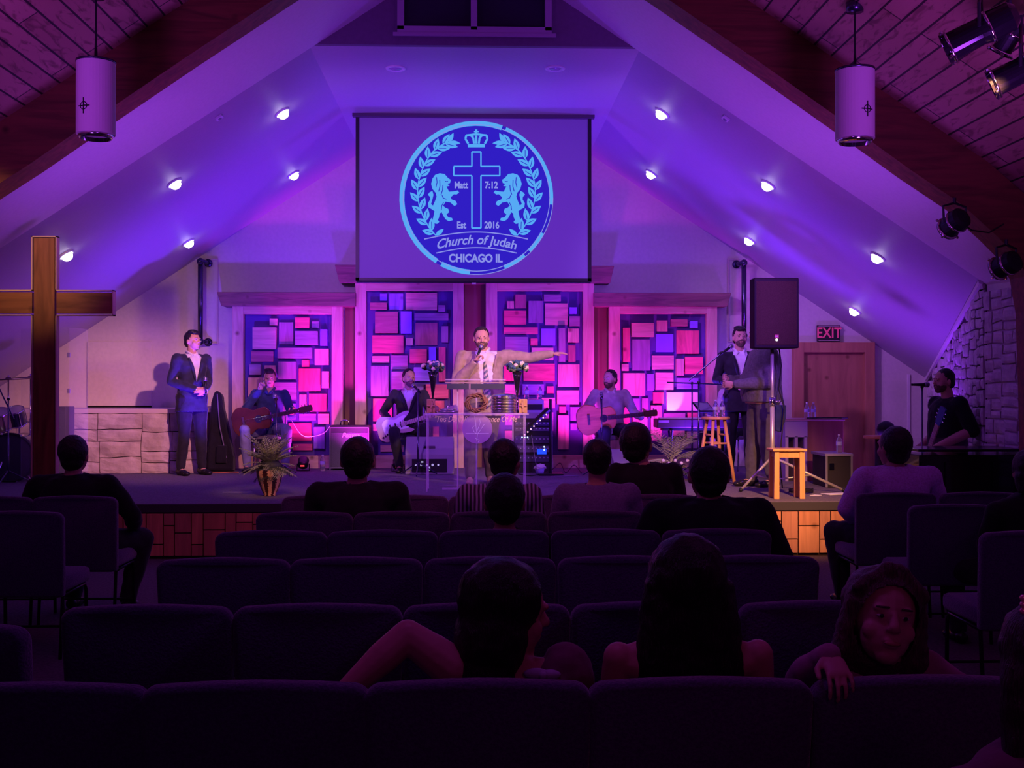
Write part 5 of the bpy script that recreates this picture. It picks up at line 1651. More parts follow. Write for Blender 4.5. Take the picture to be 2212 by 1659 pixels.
for v in pot.bm.verts:
    a_ = math.atan2(v.co.y, v.co.x); f = 1 + .05 * abs(math.sin(a_ * 4)); v.co.x *= f; v.co.y *= f
def vase_mat():
    m = bpy.data.materials.new('vase_pattern'); m.use_nodes = True
    nt = m.node_tree; N, L = nt.nodes.new, nt.links.new
    tc = N('ShaderNodeTexCoord'); sx_ = N('ShaderNodeSeparateXYZ'); L(tc.outputs['Object'], sx_.inputs[0])
    at_ = N('ShaderNodeMath'); at_.operation = 'ARCTAN2'; L(sx_.outputs['Y'], at_.inputs[0]); L(sx_.outputs['X'], at_.inputs[1])
    mu = N('ShaderNodeMath'); mu.operation = 'MULTIPLY'; mu.inputs[1].default_value = 8; L(at_.outputs[0], mu.inputs[0])
    si = N('ShaderNodeMath'); si.operation = 'SINE'; L(mu.outputs[0], si.inputs[0])
    vo = N('ShaderNodeTexVoronoi'); vo.inputs['Scale'].default_value = 60; L(tc.outputs['Object'], vo.inputs['Vector'])
    ad = N('ShaderNodeMath'); ad.operation = 'MULTIPLY_ADD'; ad.inputs[1].default_value = 1.6; ad.inputs[2].default_value = -.5; L(vo.outputs['Distance'], ad.inputs[0])
    a2 = N('ShaderNodeMath'); a2.operation = 'ADD'; L(ad.outputs[0], a2.inputs[0]); L(si.outputs[0], a2.inputs[1])
    cr = N('ShaderNodeValToRGB'); cr.color_ramp.elements[0].position = .15; cr.color_ramp.elements[1].position = .45
    cr.color_ramp.elements[0].color = (0.05, 0.012, 0.012, 1); cr.color_ramp.elements[1].color = (0.75, 0.40, 0.20, 1)
    L(a2.outputs[0], cr.inputs[0]); L(cr.outputs[0], nt.nodes['Principled BSDF'].inputs[0]); nt.nodes['Principled BSDF'].inputs['Roughness'].default_value = .35
    return m
pot.build('vase', vase_mat(), t, smooth=True)
MB().box((0, 0, .262), (.2, .2, .02), bev=.01).sph((0, 0, .30), (.12, .10, .07)).build('soil', dkfern, t, smooth=True)
m = MB(); fronds(m, (0, 0, .28), 20, .40, 3, (1.2, 1.5), wid=.034, droop=.22, bend=.3); fronds(m, (0, 0, .28), 26, .34, 4, (.85, 1.25), wid=.034, droop=.35, bend=.4); fronds(m, (0, 0, .28), 20, .27, 6, (.2, .8), wid=.030); m.build('foliage', fern, t)
m = MB(); fronds(m, (0, 0, .26), 12, .24, 5, (-.1, .7), wid=.035); m.build('dark_foliage', dkfern, t)
p = floor_pt(1450, 13.15)
t = thing('potted_fern', 'large fern with long pale fronds right of the man in the black jacket', 'plant', p)
MB().lathe([(.10, 0), (.13, .16), (.14, .18), (.12, .18), (.01, .16)]).build('pot', blackm, t, smooth=True)
m = MB(); fronds(m, (0, 0, .20), 12, .56, 13, (1.1, 1.45), wid=.07, droop=.3, bend=.35); fronds(m, (.02, 0, .2), 9, .56, 14, (.65, 1.0), side=(-.9, .4), wid=.085); fronds(m, (0, 0, .2), 6, .36, 16, (.3, .9), side=(2.2, 3.9), wid=.055); m.build('foliage', fern, t)
m = MB(); fronds(m, (0, 0, .16), 12, .26, 15, (-.1, .7), wid=.035); m.build('dark_foliage', dkfern, t)
m = MB()
for k in range(5): rose(m, V((-.12 + .07 * k, -.16, .24 - .03 * (k % 2))), .026, k)
m.build('white_blooms', whitec, t, smooth=True)

# stools
stw = mat('stool_wood', (0.72, 0.36, 0.15), 0.4, kind='woodz', scale=14, c2=(0.56, 0.26, 0.10), coat=.2)
p = floor_pt(1546, 12.75)
hs_ = at(1546, 900, 12.75).z - STAGE
t = thing('bar_stool', 'tall round topped wooden stool holding two water bottles', 'stool', p, .3)
MB().lathe([(.01, hs_ - .032), (.15, hs_ - .032), (.160, hs_ - .02), (.158, hs_ - .005), (.150, hs_), (.01, hs_)], n=32).build('seat', stw, t, smooth=False)
tops = []
for k in range(4):
    a_ = PI / 4 + k * PI / 2
    u_, l_ = V((math.cos(a_) * .10, math.sin(a_) * .10, hs_ - .03)), V((math.cos(a_) * .215, math.sin(a_) * .215, 0))
    tops.append((u_, l_))
    MB().cyl(l_, u_, .020, .019, 12).build('leg', stw, t, smooth=True)
for k in range(4):
    z = .20 + .10 * (k % 2)
    for zz in (z, z + .27):
        f = zz / hs_
        a1 = tops[k][1].lerp(tops[k][0], f); b1 = tops[(k + 1) % 4][1].lerp(tops[(k + 1) % 4][0], f)
        MB().cyl(a1, b1, .011, n=10).build('rung', stw, t, smooth=True)
bottle('clear water bottle at left on the tall wooden stool', V((p.x + .0, p.y, STAGE + hs_ + .001)), .19)
bottle('clear water bottle at right on the tall wooden stool', V((p.x + .075, p.y, STAGE + hs_ + .001)), .19)
Yq = 10.98
p = floor_pt(1699, Yq)
a, b = at(1662, 975, Yq - .13), at(1736, 975, Yq - .13)
hs_ = at(1699, 970, Yq - .13).z - STAGE
w_ = b.x - a.x
t = thing('short_stool', 'short square wooden stool at the front edge of the stage below the loudspeaker', 'stool', p, 0)
MB().box((0, 0, hs_ - .012), (w_, .26, .024), bev=.007).build('seat', stw, t)
for x in (-1, 1):
    for y in (-1, 1):
        m = MB().prism([(-.026 - .006 * x, 0), (.026 - .006 * x, 0), (.024, hs_ - .03), (-.024, hs_ - .03)], 'y', -.02, .02)
        m.move(Matrix.Translation((x * (w_ / 2 - .045), y * .09, 0)))
        for v in m.bm.verts: v.co.x += x * .010 * (1 - v.co.z / hs_)
        m.build('leg', stw, t, bev=.003)
for y in (-1, 1): MB().box((0, y * .09, hs_ - .055), (w_ - .09, .02, .06)).build('apron', stw, t)
for x in (-1, 1): MB().box((x * (w_ / 2 - .045), 0, hs_ - .055), (.02, .18, .06)).build('apron', stw, t)

# loudspeaker on tripod
Ysp = 11.5
a, b = at(1629, 752, Ysp), at(1726, 600, Ysp)
w_, h_ = b.x - a.x, b.z - a.z
sxc = (a.x + b.x) / 2
t = thing('loudspeaker', 'large dark loudspeaker raised on a tripod right of centre', 'speaker', (sxc, Ysp + .17, a.z))
m = MB().prism([(-w_ / 2, -.17), (w_ / 2, -.17), (w_ / 2 - .0, .02), (w_ / 2 - .09, .17), (-w_ / 2 + .09, .17), (-w_ / 2, .02)], 'z', 0, h_)
m.build('cabinet', mat('speaker_plastic', (0.022, 0.015, 0.014), 0.7, spec=.2), t, bev=.012)
def mesh_mat():
    m = mat('speaker_grille', (0.085, 0.050, 0.030), 0.85, 0, kind='n', scale=260, c2=(0.045, .026, .016), bump=.3, spec=.1); return m
MB().prism([(-w_ * .36, -.178), (w_ * .36, -.178), (w_ * .47, -.168), (-w_ * .47, -.168)], 'z', .035, h_ - .035).build('grille', mesh_mat(), t)
lx = at(1677, 735, Ysp).x - sxc; lz = at(1677, 727, Ysp).z - a.z
MB().box((lx, -.181, lz), (.042, .006, .036)).build('badge', mat('badge_red', (0.6, .12, .1), .4), t)
MB().box((lx, -.1845, lz + .002), (.026, .003, .008)).build('badge_mark', whitec, t)
MB().sph((lx, -.182, lz - .034), (.013, .006, .013), n=10).build('power_light', mat('led_white', (1, 1, 1), .3, emit=(1, 1, .95), estr=3), t)
base = floor_pt(1668, Ysp + .17)
t = thing('speaker_stand', 'metal tripod stand carrying the large loudspeaker', 'stand', base)
hz = a.z - STAGE
px_off = 0
gm = mat('stand_metal', (0.62, 0.58, 0.52), 0.35, .6)
MB().cyl((0, 0, hz * .50), (0, 0, hz), .018, n=12).build('upper_pole', gm, t, smooth=True)
MB().cyl((0, 0, .10), (0, 0, hz * .62), .024, n=12).build('lower_pole', gm, t, smooth=True)
MB().cyl((0, 0, hz * .60), (0, 0, hz * .66), .034, n=12).cyl((.02, 0, hz * .63), (.07, 0, hz * .63), .010, n=8).sph((.075, 0, hz * .63), .018, n=8).build('collar', chrome, t, smooth=True)
MB().cyl((0, 0, .30), (0, 0, .38), .034, n=12).build('leg_hub', blackm, t, smooth=True)
for px, Yl in ((1600, 11.62), (1822, 11.55), (1668, 11.95)):
    e_ = floor_pt(px, Yl) - base; e_.z = .022
    lg = MB().cyl((0, 0, .36), e_, .014, .014, 10).build('leg', gm, t, smooth=True)
    MB().sph(e_, .022, n=8).build('rubber_foot', blackm, lg, smooth=True)
    MB().cyl((0, 0, .12), V((0, 0, .36)).lerp(e_, .55), .008, n=8).build('brace', gm, t, smooth=True)
# cable and bag hanging by the loudspeaker pole
c = floor_pt(1690, 11.8, STAGE)
o = MB().tube([at(1683, 752, 11.78) - c, at(1688, 790, 11.8) - c, at(1682, 840, 11.82) - c, at(1694, 880, 11.8) - c, at(1690, 930, 11.8) - c, at(1684, 990, 11.78) - c, at(1690, 1058, 11.8) - c + V((0, 0, .02))], .007, 6).build('speaker_cable', mat('cable_black', (0.015, .012, .02), .5), loc=c, smooth=True)
tag(o, 'black cable hanging behind the loudspeaker pole', 'cable')
c = at(1682, 930, 11.9)
t = thing('hanging_bag', 'navy cloth bag hanging beside the loudspeaker pole', 'bag', c)
m = MB().prism([(-.04, .27), (.075, .27), (.07, .12), (.02, -.02), (-.04, 0)], 'y', -.03, .03); m.build('body', cloth('navy_bag', (0.03, .035, .13)), t, bev=.012)
MB().tube([(-.03, 0, .27), (.0, 0, .55), (.06, 0, .27)], .005, 5).build('strap', cloth('navy_bag', (0.03, .035, .13)), t)

# microphone stands
def mstand(label, px, Y, pys, boom=None, z0=STAGE, ztop=None, tri=True):
    p = floor_pt(px, Y, z0)
    t = thing('microphone_stand', label, 'microphone stand', p)
    zt = at(px, pys, Y).z - z0
    MB().cyl((0, 0, .05), (0, 0, zt), .009, n=8).cyl((0, 0, .05), (0, 0, zt * .55), .013, n=8).build('pole', polm, t, smooth=True)
    for k in range(3):
        a_ = .5 + k * 2 * PI / 3
        MB().cyl((0, 0, .16), (math.cos(a_) * .26, math.sin(a_) * .26, .012), .008, n=8).build('leg', polm, t)
    MB().sph((0, 0, zt), .018, n=8).build('clutch', blackm, t)
    if boom:
        (ax, ay), (bx_, by), Yb = boom
        A_, B_ = at(ax, ay, Y) - p, at(bx_, by, Yb) - p
        MB().cyl(A_, B_, .008, n=8).build('boom', polm, t)
    return t
def smic(label, p, d):
    return mic('stand_microphone', label, p, d, .15)
mstand('boom microphone stand reaching up right in front of the keyboard', 1509, 13.1, 826, ((1488, 822), (1556, 765), 13.0))
smic('black microphone on the raised boom left of the loudspeaker', at(1580, 748, 12.98), (at(1548, 771, 12.98) - at(1580, 748, 12.98)))
mstand('microphone stand with a level boom in front of the keyboard', 1495, 13.42, 828, ((1441, 826), (1572, 831), 13.42))
mstand('microphone stand in front of the singing guitarist in denim', 597, 14.2, 862)
smic('black microphone on the stand before the singing guitarist', at(594, 855, 14.18), (.1, -.1, -1))
mstand('microphone stand in front of the electric guitarist', 903, 14.0, 842)
smic('black microphone at the chin of the electric guitarist', at(893, 832, 14.15), (.55, -.6, -.6))
mstand('microphone stand in front of the acoustic guitarist in the pale sweater', 1300, 13.7, 858)
smic('black microphone on the stand before the acoustic guitarist right of centre', at(1299, 852, 13.72), (0, -.1, -1))
mstand('microphone stand in front of the man in the black t-shirt', 1992, 10.9, 836, None, 0.0)
smic('black microphone lying level before the mouth of the man in black', at(2003, 831, 10.9), (-1, -.1, 0))
# music stand with tablet
p = floor_pt(1520, 13.7)
t = thing('music_stand', 'black music stand holding a tilted sheet behind the tall stool', 'music stand', p)
zt = at(1520, 880, 13.7).z - STAGE
MB().cyl((0, 0, .02), (0, 0, zt), .010, n=8).build('pole', blackm, t)
MB().box((0, 0, .012), (.26, .26, .02)).build('base', blackm, t)
MB().box((0, 0, zt), (.24, .012, .19), rot=Euler((-.9, 0, .5)).to_matrix()).build('desk', blackm, t)
MB().box((0, -.012, zt + .01), (.20, .004, .15), rot=Euler((-.9, 0, .5)).to_matrix()).build('sheet', mat('sheet_dim', (0.3, .28, .4), .6), t)

# keyboard on a stand
Y = 13.75
a, b = at(1420, 905, Y), at(1612, 905, Y)
w_ = b.x - a.x; zk = a.z - STAGE
t = thing('keyboard', 'long dark electric keyboard right of the fern', 'keyboard', ((a.x + b.x) / 2, Y + .16, STAGE))
MB().box((0, 0, zk - .055), (w_, .32, .11), bev=.01).build('body', mat('keyboard_brown', (0.07, 0.03, 0.045), .45), t)
MB().box((0, .04, zk + .004), (w_ * .9, .13, .012)).build('keys', whitec, t)
MB().box((-w_ / 2 + .08, -.162, zk - .03), (.13, .006, .03)).build('end_badge', mat('kb_badge', (.4, .2, .35), .5), t)
MB().box((0, .02, zk - .13), (w_ * .85, .2, .03)).build('stand_rail', blackm, t)
for s in (-1, 1):
    MB().cyl((s * .35, -.1, zk - .13), (s * .35, .16, .01), .014, n=8).build('leg', blackm, t)
    MB().cyl((s * .35, .16, zk - .13), (s * .35, -.14, .01), .014, n=8).build('leg', blackm, t)

# organ console by the door
Y = 12.95
a, b, c = at(1696, 906, Y), at(1748, 906, Y), at(1822, 912, Y)
h_ = at(1720, 909, Y).z - STAGE
ow = mat('organ_wood', (0.26, 0.10, 0.07), 0.45, kind='woodz', scale=8, c2=(0.18, 0.06, 0.045))
ol_ = mat('organ_panel', (0.34, 0.24, 0.42), 0.6)
t = thing('organ_console', 'brown wooden organ console with a sloping top in front of the door', 'organ', ((a.x + c.x) / 2, Y + .3, STAGE))
W2 = c.x - a.x
MB().prism([(-.30, 0), (.30, 0), (.30, h_ * .75), (.10, h_), (-.30, h_)], 'x', -W2 / 2 + .26, W2 / 2).build('cabinet', ow, t, bev=.006)
MB().box((-W2 / 2 + .13, 0, h_ * .86), (.26, .60, h_ * .26)).build('side_box', ol_, t)
for x in (-W2 / 2 + .02, -W2 / 2 + .13, -W2 / 2 + .24): MB().box((x, -.05, h_ * .37), (.035, .5, h_ * .74)).build('post', ol_, t)
MB().box((.0, -.0, h_ + .010), (W2 + .03, .62, .02), bev=.004).build('top', mat('organ_top', (0.36, 0.2, 0.22), .35), t)
zt = STAGE + h_ + .021
bottle('clear water bottle at left on the organ console', V((at(1743, 890, Y + .2).x, Y + .2, zt)), .19)
bottle('clear water bottle at right on the organ console', V((at(1757, 890, Y + .2).x, Y + .2, zt)), .19)
o = MB().tube([(-.22, 0, .008), (-.1, -.06, .012), (.02, .02, .01), (.12, -.05, .012), (.26, .0, .008)], .008, 6).build('cable', mat('cable_black', (0.015, .012, .02), .5), loc=(at(1790, 900, Y).x, Y + .12, zt))
tag(o, 'black cable lying on the organ console', 'cable')
# road case
Y = 12.1
a, b = at(1785, 980, Y), at(1882, 980, Y)
h_ = a.z - STAGE
XL = a.x; Wc = min(b.x, XR - .01) - XL
t = thing('road_case', 'black equipment case with a metal edged top by the right end of the stage', 'case', (XL + Wc / 2, Y + .25, STAGE))
MB().box((0, 0, h_ * .47), (Wc, .5, h_ * .94), bev=.006).build('case', mat('case_black', (0.02, .015, .025), .6), t)
MB().box((0, 0, h_ * .96), (Wc + .03, .53, .03), bev=.004).build('lid', mat('case_lid', (0.35, .3, .5), .4, .4), t)
m = MB()
for x in (-1, 1): m.box((x * Wc / 2, -.25, h_ * .47), (.022, .022, h_ * .92))
m.build('corner_edging', mat('amp_edge', (0.5, 0.48, 0.6), 0.3, 0.7), t)
MB().box((-.08, -.255, h_ * .62), (.05, .01, .07)).build('latch', chrome, t)
bottle('clear water bottle on the black equipment case', V((XL + Wc - .07, Y + .2, STAGE + h_ * .96 + .016)), .20)
# wooden topped pedestal off the stage end
Y = 12.0
p = floor_pt(1900, Y, 0)
p.x = max(p.x, XR + .24)
hp_ = at(1900, 941, Y).z
t = thing('pedestal_table', 'small pedestal table with an orange wooden top beyond the stage end', 'table', p)
MB().lathe([(.01, hp_ - .03), (.165, hp_ - .03), (.17, hp_ - .015), (.165, hp_), (.01, hp_)], n=28).build('tabletop', mat('table_orange', (0.6, .25, .12), .35), t)
MB().cyl((0, 0, .02), (0, 0, hp_ - .03), .05, n=16).build('column', blackm, t, smooth=True)
MB().lathe([(.16, 0), (.16, .02), (.06, .05), (.05, .06)], n=24).build('base', blackm, t, smooth=True)
# black rounded seat back beyond the pedestal
p = floor_pt(1914, 12.9, 0); 
t = thing('drum_throne', 'black padded seat back showing above the pale shirted man at right', 'seat', p)
zc = at(1914, 928, 12.9).z
MB().sph((0, 0, zc), (.11, .06, .10), n=16).build('backrest', blackm, t, smooth=True)
MB().cyl((0, 0, 0.03), (0, 0, zc - .05), .02, n=8).build('post', blackm, t)
MB().lathe([(.2, 0), (.2, .02), (.03, .05)], n=20).build('base', blackm, t)

# black piano in front of the stage at right
Y = 9.75
a = at(1987, 968, Y)
hpn = a.z - .01
pm = mat('piano_black', (0.010, 0.008, 0.014), 0.22, coat=.3)
t = thing('piano', 'black piano on the floor at the far right in front of the stage', 'piano', (a.x + .47, Y + .3, 0))
MB().box((0, 0, hpn * .47 + .03), (.92, .52, hpn * .90), bev=.008).build('case', pm, t)
MB().box((0, 0, hpn - .012), (.95, .56, .024), bev=.006).build('lid', pm, t)
m = MB()
for k in range(5): m.box((-.42 + k * .21, -.268, hpn * .48), (.05, .02, hpn * .82))
m.build('back_post', pm, t)
MB().box((0, .1, hpn + .04), (.94, .01, .085)).build('music_rest', acry, t)

# drums at the far left, behind the clear shield
YD = 13.3
dr = mat('drum_shell', (0.02, .018, .03), .25, coat=.4)
p = floor_pt(38, YD)
t = thing('bass_drum', 'black bass drum with chrome hoop at the far left edge behind the cross', 'drum', p)
rb = .27
Mx = Matrix.Rotation(PI / 2, 3, 'X')
MB().lathe([(rb, -.2), (rb, .2)], (0, 0, rb + .01), n=40, M=Mx).build('shell', dr, t, smooth=False)
MB().lathe([(rb + .012, .18), (rb + .016, .22), (rb - .01, .225), (rb - .012, .205)], (0, 0, rb + .01), n=40, M=Mx).build('hoop', blackm, t, smooth=True)
MB().lathe([(rb - .01, .212), (.002, .214)], (0, 0, rb + .01), n=40, M=Mx).build('drum_head', mat('head_black', (0.03, .028, .04), .4), t)
m = MB()
for k in range(8):
    a_ = 2 * PI * k / 8 + .3; m.box((math.cos(a_) * (rb + .015), -.2, rb + .01 + math.sin(a_) * (rb + .015)), (.02, .06, .02))
m.build('lug', chrome, t)
for s in (-1, 1): MB().cyl((s * .2, -.15, .12), (s * .36, -.28, .0), .009, n=8).build('spur', chrome, t)
def tom(label, px, py, Y, r, d_, c_, tilt=.5):
    p = at(px, py, Y)
    t = thing('tom_drum', label, 'drum', (p.x, p.y, p.z - d_ / 2), 0, 'tom drums')
    R_ = Matrix.Rotation(tilt, 3, 'X')
    MB().lathe([(r, 0), (r, d_)], n=32, M=R_).build('shell', c_, t, smooth=False)
    for z in (0, d_): MB().lathe([(r + .004, z - .008), (r + .008, z - .006), (r + .008, z + .006), (r - .004, z + .008), (r - .004, z)], n=32, M=R_).build('rim', chrome, t, smooth=True)
    MB().lathe([(r - .002, d_ + .002), (.002, d_ + .003)], n=32, M=R_).build('drum_head', mat('head_pale', (0.75, .7, .6), .5), t)
    m = MB()
    for k in range(6):
        a_ = 2 * PI * k / 6 + .2; q = R_ @ V((math.cos(a_) * (r + .008), math.sin(a_) * (r + .008), d_ / 2)); m.cyl(R_ @ V((math.cos(a_) * (r + .01), math.sin(a_) * (r + .01), .01)), R_ @ V((math.cos(a_) * (r + .01), math.sin(a_) * (r + .01), d_ - .01)), .005, n=6)
    m.build('lug', chrome, t)
    MB().tube([V((0, .0, d_ * .4)), V((0, .05, -.02)), V((0, .05, STAGE + .3 - p.z))], .011, 8).build('mount', chrome, t)
tom('olive green tom drum at the far left edge of the photo', 4, 905, YD - .05, .115, .20, mat('drum_olive', (0.35, .32, .12), .3, coat=.4))
tom('chrome rimmed dark tom drum beside the big cross', 38, 898, YD + .05, .10, .18, dr)
brz = mat('bronze', (0.30, 0.20, 0.16), 0.3, .9)
def cymbal(label, px, py, Y, r, tilt):
    p = floor_pt(px, Y); zc = at(px, py, Y).z - STAGE
    t = thing('cymbal', label, 'cymbal', p, 0, 'cymbals on stands')
    R_ = Matrix.Rotation(tilt, 3, 'Y')
    MB().lathe([(r, -.012), (r * .5, -.004), (.035, .0), (.028, .014), (.006, .018), (.006, .012), (.02, .006), (.03, -.004), (r * .5, -.008), (r, -.015)], (0, 0, zc), n=40, M=R_).build('plate', brz, t, smooth=True)
    st_ = MB().cyl((0, 0, .25), (0, 0, zc + .04), .009, n=8).cyl((0, 0, .15), (0, 0, zc * .6), .013, n=8)
    st_.build('pole', chrome, t, smooth=True)
    for k in range(3):
        a_ = .3 + k * 2.09
        MB().tube([(0, 0, .38), (math.cos(a_) * .16, math.sin(a_) * .16, .16), (math.cos(a_) * .24, math.sin(a_) * .24, .008)], .009, 6).build('leg', chrome, t)
cymbal('bronze cymbal on a stand at the far left edge', 18, 818, YD - .1, .22, -.05)
cymbal('bronze cymbal partly hidden behind the big cross', 66, 815, YD + .15, .20, .06)
mstand('chrome tripod microphone stand in front of the bass drum at far left', 18, 12.75, 862, ((30, 905), (-6, 830), 12.8))
c = floor_pt(138, 14.1)
t = thing('floor_speaker', 'dark grey cabinet between the big cross and the stone knee wall', 'speaker', c)
hc = at(138, 878, 14.1).z - STAGE
MB().box((0, 0, hc / 2), (.16, .3, hc), bev=.01).build('cabinet', mat('cab_grey', (0.07, .06, .09), .6), t)
MB().box((0, -.152, hc / 2), (.13, .006, hc * .9)).build('grille', mat('grille_cloth', (0.10, 0.09, 0.13), 0.85), t)
# clear drum shield
t = thing('drum_shield', 'clear acrylic drum shield of hinged panels beside the big cross', 'screen', floor_pt(110, 12.9))
o0 = V(t.location)
hd = at(100, 711, 12.9).z - STAGE
xs = [(45, 12.85), (106, 12.55), (148, 12.55), (190, 12.9)]
P_ = [floor_pt(x_, y_) - o0 for x_, y_ in xs]
for a_, b_ in zip(P_, P_[1:]):
    d_ = (b_ - a_); n_ = d_.cross(V((0, 0, 1))).normalized()
    a2 = a_ + d_ * .015; b2 = b_ - d_ * .015
    MB().plate([a2, b2, b2 + V((0, 0, hd)), a2 + V((0, 0, hd))], n_, .006).build('panel', acry, t)
m = MB()
for q in P_[1:3]:
    for z in (.3, hd * .6, hd - .3): m.box(q + V((0, 0, z)), (.03, .02, .05))
m.build('hinge', mat('hinge_clear', (.5, .45, .6), .3), t)

# small things on the stage floor
def loosecable(label, pts, r=.006, m_=None):
    c = V(pts[0])
    P_ = [V(p) - c for p in pts]
    sm_ = []
    for i in range(len(P_) - 1):
        p0, p1, p2, p3 = P_[max(i - 1, 0)], P_[i], P_[i + 1], P_[min(i + 2, len(P_) - 1)]
        for k in range(6):
            u = k / 6
            sm_.append(.5 * (2 * p1 + (p2 - p0) * u + (2 * p0 - 5 * p1 + 4 * p2 - p3) * u * u + (3 * p1 - p0 - 3 * p2 + p3) * u ** 3))
    sm_.append(P_[-1])
    o = MB().tube(sm_, r, 6).build('cable', m_ or mat('cable_black', (0.015, .012, .02), .5), loc=c, smooth=True)
    tag(o, label, 'cable')
fz = STAGE + .008
def FP(px, Y, dz=0): 
    q = floor_pt(px, Y, fz + dz); return q
r_ = random.Random(5)
loosecable('black cable looping across the floor right of the equipment rack', [FP(1120, 14.1), FP(1150, 13.8), FP(1190, 14.3, .03), FP(1210, 14.6, .1), FP(1222, 14.3), FP(1240, 14.5, .08), FP(1256, 14.2)])
loosecable('thin cable hanging from the rack to the floor', [V((at(1148, 950, 14.1).x, 14.1, 1.0)), FP(1165, 13.9), FP(1200, 13.7), FP(1250, 13.8)], .004, mat('cable_grey', (.25, .2, .35), .5))
loosecable('coiled black cable on the floor behind the short wooden stool', [FP(1730 + 26 * math.cos(k * .9), 11.5 + .14 * math.sin(k * .9), .006 * k * .3) for k in range(22)], .007)
loosecable('white cable hanging from the guitar to the amplifier', [at(628, 905, 14.5), at(650, 938, 14.6), at(672, 943, 14.7), at(700, 935, 14.8), at(713, 920, 14.85)], .005, whitec)
loosecable('orange cable on the floor beside the instrument bag', [FP(455, 14.5), FP(480, 14.45), FP(500, 14.5), FP(515, 14.4)], .006, mat('cable_orange', (.6, .2, .08), .5))
p = floor_pt(1166, 14.0)
t = thing('paper_cup', 'white crumpled paper in a cup on the floor below the equipment rack', 'cup', p)
MB().lathe([(.045, 0), (.06, .09), (.055, .09), (.04, .01)], n=18).build('cup', mat('cup_blue', (.3, .3, .7), .5), t, smooth=True)
MB().sph((0, 0, .10), (.075, .06, .035), n=12).build('paper', whitec, t, rough=.02, rs=30)
for px, Y, w_, d_, lb, rz in ((1808, 11.35, .28, .16, 'white paper lying at the right front edge of the stage', .3), (1762, 11.2, .10, .08, 'small white paper behind the short wooden stool', .8)):
    o = MB().box((0, 0, .003), (w_, d_, .004)).build('paper_sheet', whitec, loc=floor_pt(px, Y, STAGE + .001)); o.rotation_euler = (0, 0, rz)
    tag(o, lb, 'paper')
o = MB().box((0, 0, .001), (.30, .028, .002)).build('tape_strip', whitec, loc=floor_pt(513, 11.75, STAGE + .001)); tag(o, 'short pale tape strip on the stage floor left of the potted fern', 'tape')

# ---------------------------------------------------------------- hung from the nave ceiling
cream = mat('pendant_cream', (0.72, 0.62, 0.62), 0.5)
for px, y0, y1, Y, s, lb in ((207, 133, 291, 8.0, 1, 'left'), (1847, 151, 301, 8.0, -1, 'right')):
    a, b = at(px, y0, Y), at(px, y1, Y)
    r = (at(px + 41, y0, Y).x - at(px - 41, y0, Y).x) / 2
    h = a.z - b.z
    t = thing('pendant_lamp', 'cream cylinder pendant lamp with a cross mark hanging at the upper ' + lb, 'lamp', b, 0, 'cylinder pendant lamps')
    MB().lathe([(r * .93, .0), (r, .0), (r, h), (r * .97, h), (r * .2, h - .01)], n=40).build('shade', cream, t, smooth=False)
    MB().lathe([(r + .003, h - .012), (r + .003, h + .004), (r - .004, h + .006)], n=40).build('top_band', polm, t, smooth=True)
    MB().lathe([(r * .92, .01), (r * .90, -.015), (r * .80, -.03), (r * .78, .03), (.01, .05)], n=32).build('lens_ring', chrome, t, smooth=True)
    ct = ZP - RS * abs(a.x) - b.z
    MB().cyl((0, 0, h), (0, 0, ct), .007, n=8).cyl((0, 0, h), (0, 0, h + .16), .014, .007, 8).build('cord', blackm, t)
    MB().cyl((0, 0, ct - .05), (0, 0, ct + .02), .06, .065, 18).build('canopy', polm, t, smooth=True)
    m = MB()
    a0 = math.atan2(-1, -.35 * s) if s == 1 else math.atan2(-1, .35)
    def onc(u, z): 
        a_ = a0 + u / r
        return V(((r + .002) * math.cos(a_), (r + .002) * math.sin(a_), z))
    zc = h * (.34 if s == 1 else .38)
    m.tube([onc(-.045, zc), onc(0, zc), onc(.045, zc)], .004, 5); m.tube([onc(0, zc - .055), onc(0, zc + .055)], .004, 5)
    m.tube([onc(.026 * math.cos(k * PI / 8), zc + .026 * math.sin(k * PI / 8)) for k in range(17)], .003, 5)
    m.build('cross_mark', blackm, t)

# can spotlights
def can(label, p, d, L, r, mt, hang, grp='stage spotlights'):
    d = V(d).normalized()
    t = thing('spotlight', label, 'stage light', p, 0, grp)
    q = d.to_track_quat('Z', 'Y').to_matrix()
    MB().lathe([(r * .5, -L * .5), (r * .85, -L * .42), (r * .92, -L * .12), (r * .80, 0), (r * .85, L * .42), (r * .92, L * .5), (r * .80, L * .5), (r * .74, L * .1), (.01, L * .05)], n=24, M=q).build('housing', mt, t, smooth=False)
    m = MB()
    for z in (-.12, .42): m.lathe([(r * .95, L * z - .008), (r * 1.0, L * z), (r * .95, L * z + .008)], n=24, M=q)
    m.build('band', chrome, t, smooth=True)
    m = MB()
    for k in range(4):
        a_ = PI / 4 + k * PI / 2
        m.sph(q @ V((r * 1.05 * math.cos(a_), r * 1.05 * math.sin(a_), L * .46)), .012, n=8)
    m.build('clip', chrome, t)
    sd = d.cross(V((0, 0, 1))).normalized()
    hp = V((0, 0, hang))
    MB().tube([sd * r * 1.02, sd * r * 1.1 + V((0, 0, r * 1.3)), hp * .8], .010, 6).tube([-sd * r * 1.02, -sd * r * 1.1 + V((0, 0, r * 1.3)), hp * .8], .010, 6).cyl(hp * .78, hp, .014, n=8).build('yoke', blackm, t)
gl = mat('gloss_black', (0.02, .016, .022), .12, .6)
can('large chrome trimmed can spotlight at the upper right below the planks', at(2118, 68, 6.4), (-.85, .45, -.40), .42, .10, gl, .30)
can('small black spotlight close right of the large chrome one', at(2180, 82, 6.6), (-.35, .5, -.8), .20, .07, blackm, .30)
